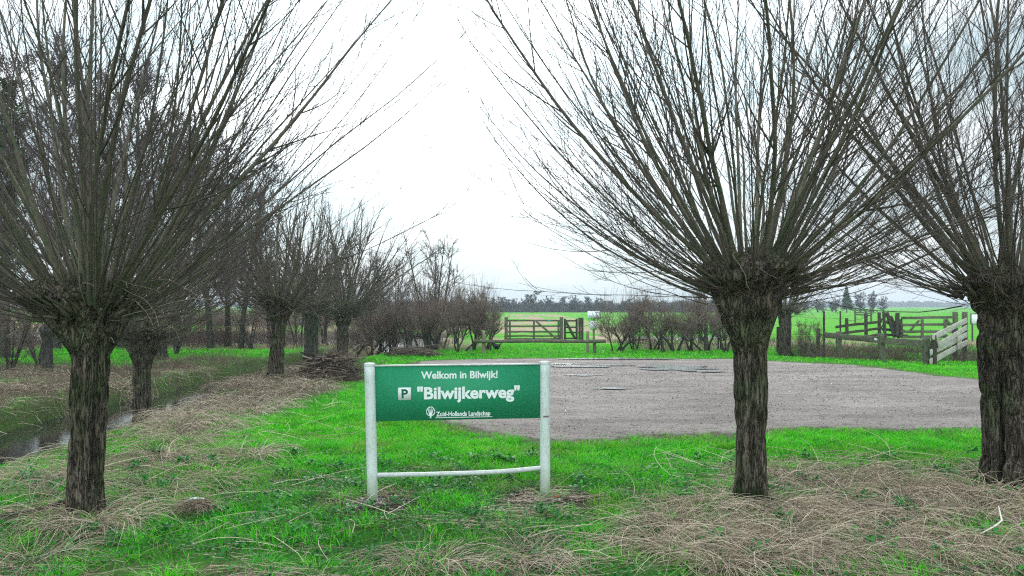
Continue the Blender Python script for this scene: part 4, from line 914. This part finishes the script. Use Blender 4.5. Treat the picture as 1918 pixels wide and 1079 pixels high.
for k, (xa, ya, xb, yb) in enumerate(((1652, 617, 1695, 620), (1655, 627, 1700, 629), (1662, 605, 1690, 603))):
    G = Geo(); G.beam(P3(xa, ya, Yc + .3), P3(xb, yb, Yc + .3), .05, .12, seed=k); ch(G, "rail", M_wooddk, e)
e = empty("corral_gate", (xat(1740, Yc), Yc, 0), "grey-green barred corral gate behind the silvery boards", "gate")
for (ya, yb) in ((596, 594), (609, 607.5), (621.5, 621), (631, 630.5)):
    G = Geo(); G.beam(P3(1688, ya, Yc), P3(1788, yb, Yc), .04, .12, seed=int(ya)); ch(G, "rail", M_wood, e)
for px in (1726, 1769):
    G = Geo(); G.beam((xat(px, Yc), Yc - .04, zat(633, Yc)), (xat(px, Yc), Yc - .04, zat(598, Yc)), .14, .03, seed=px); ch(G, "stile", M_wood, e)
for (xa, ya, xb, yb) in ((1705, 619, 1722, 600), (1772, 598, 1784, 612)):
    G = Geo(); G.beam(P3(xa, ya, Yc - .07), P3(xb, yb, Yc - .07), .03, .10, seed=int(xa)); ch(G, "brace", M_wood, e)
for px, t, lb in ((1790, 584, "thick corral gate post, left of the pair"), (1808, 584, "thick corral gate post, right of the pair by the field board")):
    G = Geo(); G.beam((xat(px, Yc), Yc + .05, -.3), (xat(px, Yc), Yc + .05, zat(t, Yc)), .19, .17, seed=px); tag(G.build("gate_post", M_wood, None, loc=(xat(px, Yc), Yc, 0)), lb, "gate post", "corral gate posts")
# far grey gate
Yf = 75; e = empty("distant_gate", (xat(1615, Yf), Yf, 0), "small grey gate far out in the right field", "gate")
for py in (581, 585, 589):
    G = Geo(); G.beam(P3(1602, py, Yf), P3(1632, py + 2, Yf), .05, .12, seed=int(py)); ch(G, "rail", M_wood, e)
for px in (1602, 1622, 1632):
    G = Geo(); G.beam((xat(px, Yf), Yf + .05, -.2), (xat(px, Yf), Yf + .05, zat(579, Yf)), .14, .14); ch(G, "post", M_wood, e)
# field information board
Yi = 35; e = empty("information_board", (xat(1836, Yi), Yi, 0), "pale map board on dark posts beside the old right willow", "information board"); kk = Yi / FPX
q = ray(1836, 597.5, Yi); G = Geo(); G.box(q, (34 * kk, .03, 19 * kk)); pb = ch(G, "panel", M_nb, e)
M_map = flat("map_print", (.25, .62, .52), .5, .2, 6)
G = Geo(); G.box((q[0] + 5 * kk, q[1] - .02, q[2] + 1 * kk), (20 * kk, .006, 12 * kk)); G.build("map_print", M_map, pb)
G = Geo()
for dz in (-9.7, 9.7): G.box((q[0], q[1], q[2] + dz * kk), (36 * kk, .05, 1.2 * kk))
for dx in (-17.5, 17.5): G.box((q[0] + dx * kk, q[1], q[2]), (1.2 * kk, .05, 18 * kk))
ch(G, "frame", M_dk, e)
for px in (1820.5, 1851):
    G = Geo(); G.beam((xat(px, Yi), Yi, -.3), (xat(px, Yi), Yi, zat(607, Yi)), .05, .05); ch(G, "post", M_dk, e)

# ------------------------------------------------------------------ brush piles
def brush(c, w, h, n, lab, seed, name="brush_pile"):
    rg = np.random.default_rng(seed); G = Geo(); z0 = float(height(c[0], c[1]))
    e = empty(name, (c[0], c[1], z0), lab, "brush pile", "piles of cut branches")
    t = rg.random(n); r = np.sqrt(rg.random(n)); zz = t * h; rad = w * .5 * (1 - .55 * t)
    a = rg.uniform(0, 6.28, n); p = np.stack([np.cos(a) * rad * r, np.sin(a) * rad * r * .7, zz], -1)
    az = rg.normal(0, .45, n) + (rg.random(n) < .3) * 1.4; d = np.stack([np.cos(az), np.sin(az), rg.normal(.0, .16, n)], -1); Ln = rg.uniform(.35, 1.0, n) * w * .75
    P = grow(p - d * Ln[:, None] * .5, d, Ln, 8, .0, .22, rg, .35); P[..., 2] = np.maximum(P[..., 2], .01)
    G.tubes(P, taper(rg.uniform(.006, .020, n) * (w / 1.4), .005, 8), 5, np.clip(rg.normal(.45, .28, n), 0, 1), cap=True)
    m = n; p, d, i, tt = side(P, 2, .3, 1, .6, rg); Q = grow(p, d, rg.uniform(.15, .45, len(i)), 5, 0, .25, rg); G.tubes(Q, taper(np.full(len(i), .004), .002, 5), 3, rg.uniform(.1, .7, len(i)))
    G.build("branches", M_stick, e, smooth=True)
brush(gnd(622, 712), 1.45, .52, 330, "big heap of cut willow branches left of the green sign", 501)
brush(gnd(775, 667), 1.6, .20, 110, "low heap of cut branches under the left hedge", 503)

# ------------------------------------------------------------------ small things
# black hen
q = gnd(932, 657.5); hx, hy = q[0], 27.2
e = empty("black_hen", (hx, hy, float(height(hx, hy))), "black hen with a red comb under the log barrier", "hen", rz=0)
M_fe = flat("black_feathers", (.012, .012, .016), .6, .3, 60); M_red = flat("red_comb", (.45, .02, .03), .5); M_leg = flat("hen_legs", (.22, .17, .08), .6)
G = Geo()                                            # body along x, facing right; one lofted surface from tail to beak
st = [(-.19, .33, .006, .004), (-.17, .30, .018, .045), (-.13, .25, .045, .070), (-.08, .21, .068, .085), (-.01, .18, .078, .090), (.05, .18, .072, .082), (.09, .21, .050, .060), (.115, .26, .030, .036), (.13, .30, .024, .026), (.15, .32, .026, .026), (.17, .318, .018, .019), (.182, .312, .007, .008)]
nsd = 14; V = []
for (bx, bz, ry, rz_) in st:
    for j in range(nsd): a = j * 2 * math.pi / nsd; V.append((bx + .25 * rz_ * math.sin(a) * (1 if bx < 0 else -.3), ry * math.cos(a), bz + rz_ * math.sin(a)))
Q = [(i * nsd + j, i * nsd + (j + 1) % nsd, (i + 1) * nsd + (j + 1) % nsd, (i + 1) * nsd + j) for i in range(len(st) - 1) for j in range(nsd)]
G.add(V, Q, [(len(st) * nsd - nsd, len(st) * nsd - nsd + j, len(st) * nsd - nsd + j + 1) for j in range(1, nsd - 1)])
for s in (-1, 1): G.tubes(np.array([[(.0, s * .035, .13), (.005, s * .035, .06), (.0, s * .035, .0)]]), np.array([[.022, .008, .006]]), 6)
G.build("body", M_fe, e, smooth=True)
for s in (-1, 1):
    G = Geo(); G.tubes(np.array([[(-.10, s * .066, .235), (-.02, s * .086, .20), (.06, s * .070, .185)]]), np.array([[.012, .045, .02]]) * np.array([[1, .7, 1]]), 8); G.build("wing", M_fe, e, smooth=True)
G = Geo()
for k in range(7): a = .5 + k * .12; G.tubes(np.array([[(-.15, (k - 3) * .006, .27), (-.19, (k - 3) * .012, .33), (-.22 - .01 * math.cos(a * 3), (k - 3) * .016, .36 - .012 * k)]]), np.array([[.012, .012, .003]]), 5)
G.build("tail", M_fe, e, smooth=True)
G = Geo()
for k in range(4): G.tubes(np.array([[(.135 + k * .010, 0, .338), (.133 + k * .010, 0, .358 - abs(k - 1.5) * .004)]]), np.array([[.007, .003]]), 5, cap=True)
G.tubes(np.array([[(.165, 0, .302), (.167, 0, .278)]]), np.array([[.007, .009]]), 6, cap=True); G.build("comb", M_red, e)
G = Geo(); G.tubes(np.array([[(.178, 0, .314), (.202, 0, .306)]]), np.array([[.007, .001]]), 6, cap=True)
G.build("beak", M_leg, e)
G = Geo()
for s in (-1, 1):
    for da in (-.5, 0, .5): G.tubes(np.array([[(.0, s * .035, .008), (.045 * math.cos(da), s * .035 + .045 * math.sin(da), .004)]]), np.array([[.005, .002]]), 4)
G.build("feet", M_leg, e)

# fallen pole at the left
a = gnd(-60, 1000); b = gnd(128, 957); n = 12; t = np.linspace(0, 1, n)
P = a[None] * (1 - t)[:, None] + b[None] * t[:, None]; P[:, 2] = height(P[:, 0], P[:, 1]) + .05 + .01 * np.sin(t * 7)
G = Geo(); G.tubes(P[None], np.linspace(.045, .030, n)[None], 10, cap=True); tag(G.build("fallen_branch", M_bark, None, True, loc=tuple(P[6])), "dark fallen branch lying against the foot of the nearest left willow", "branch")
# pale bent reed
c = [gnd(1838, 1013), gnd(1866, 1003), gnd(1877, 999), gnd(1871, 990)]; P = np.array(c); P[:, 2] = [.05, .07, .09, .16]
G = Geo(); G.tubes(P[None], np.array([[.004, .006, .006, .004]]), 6, .95, cap=True); tag(G.build("bent_reed", flat("bleached_reed", (.72, .70, .58), .6), None, False, loc=tuple(P[1])), "bleached white bent stalk lying in the straw at the lower right", "stalk")
# tuft of matted roots with a white strip
c = gnd(372, 968); e = empty("straw_tuft", (c[0], c[1], float(height(c[0], c[1]))), "small brown matted straw tuft with a white strip on top, lower left", "straw tuft")
G = Geo(); rg = np.random.default_rng(8); n = 320; a = rg.uniform(0, 6.28, n); q = np.sqrt(rg.random(n)) * .06
P = grow(np.stack([np.cos(a) * q * 1.5, np.sin(a) * q, .05 + rg.uniform(0, .05, n)], -1), np.stack([rg.normal(0, 1, n), -np.abs(rg.normal(.5, .5, n)), rg.normal(.2, .3, n)], -1), rg.uniform(.08, .2, n), 6, 0, .25, rg, 2.4); P[..., 2] = np.maximum(P[..., 2], .004)
G.tubes(P, np.full((n, 6), .0018), 3, np.clip(rg.normal(.35, .15, n), 0, 1)); G.build("straw", M_straw, e)
G = Geo(); G.tubes(np.array([[(-.10, -.01, .10), (-.05, -.02, .125), (.0, -.01, .13), (.05, .0, .12)]]), np.array([[.006, .009, .008, .004]]), 6, cap=True); G.build("strip", M_letter, e)
# litter
def scrap(px, py, r, mat, lab, seed):
    rg = np.random.default_rng(seed); c = gnd(px, py); z = float(height(c[0], c[1])) + .012; n = 9; th = np.arange(n) * 2 * math.pi / n
    rr = r * rg.uniform(.6, 1.2, n); top = np.stack([rr * np.cos(th), rr * .6 * np.sin(th), .004 + rg.uniform(0, r * .5, n)], -1); bot = top * np.array((.95, .95, 1)) - np.array((0, 0, .004))
    V = np.concatenate([top, bot, [[0, 0, r * .5]], [[0, 0, r * .3]]]); T = [(2 * n, i, (i + 1) % n) for i in range(n)] + [(2 * n + 1, n + (i + 1) % n, n + i) for i in range(n)]
    Q = [(i, n + i, n + (i + 1) % n, (i + 1) % n) for i in range(n)]; G = Geo(); G.add(V, Q, T); o = G.build("litter_scrap", mat); o.location = (c[0], c[1], z); tag(o, lab, "litter")
M_wl = flat("white_litter", (.72, .74, .74), .6, .1)
scrap(1043, 931, .028, flat("red_litter", (.50, .03, .04), .5), "small red scrap on the soil right of the sign's right post", 1)
scrap(1082, 904, .018, M_wl, "small white scrap just right of the sign's right post", 2)
scrap(1258, 863, .035, M_wl, "crumpled white scrap in the grass left of the slender willow", 3)
scrap(1340, 885, .05, flat("grey_litter", (.40, .46, .42), .7), "grey-white lichen scrap in the grass beside the slender willow's foot", 4)
scrap(1130, 659, .06, M_wl, "tiny white object on the grass right of the notice board", 5)

# scrub under the far treeline
GU = Geo(); rg = np.random.default_rng(33); n = 16000; x = rg.uniform(-60, 60, n); y = rg.uniform(196, 222, n)
P = grow(np.stack([x, y, 0 * x], -1), np.stack([rg.normal(0, .3, n), rg.normal(0, .3, n), np.ones(n)], -1), rg.uniform(.8, 3.2, n) * (.55 + .8 * fbm(x * .15, y * 0, 8)), 4, .2, .3, rg)
GU.tubes(P, np.tile([.05, .04, .03, .015], (n, 1)), 3, 0.); tag(GU.build("far_scrub", M_fartw), "dark scrub under the far treeline across the field", "scrub", kind="stuff")

# the air
hb_ = Geo(); hb_.box((0, 800, 14), (3400, 1800, 32)); hzo = tag(hb_.build("haze", None), kind="stuff")
mh = bpy.data.materials.new("haze_air"); mh.use_nodes = True; nt = mh.node_tree; nt.nodes.clear(); o = nt.nodes.new("ShaderNodeOutputMaterial"); v = nt.nodes.new("ShaderNodeVolumePrincipled")
v.inputs["Color"].default_value = (.80, .90, 1, 1); v.inputs["Density"].default_value = .0008; mh.cycles.homogeneous_volume = True; nt.links.new(v.outputs[0], o.inputs["Volume"]); hzo.data.materials.append(mh)
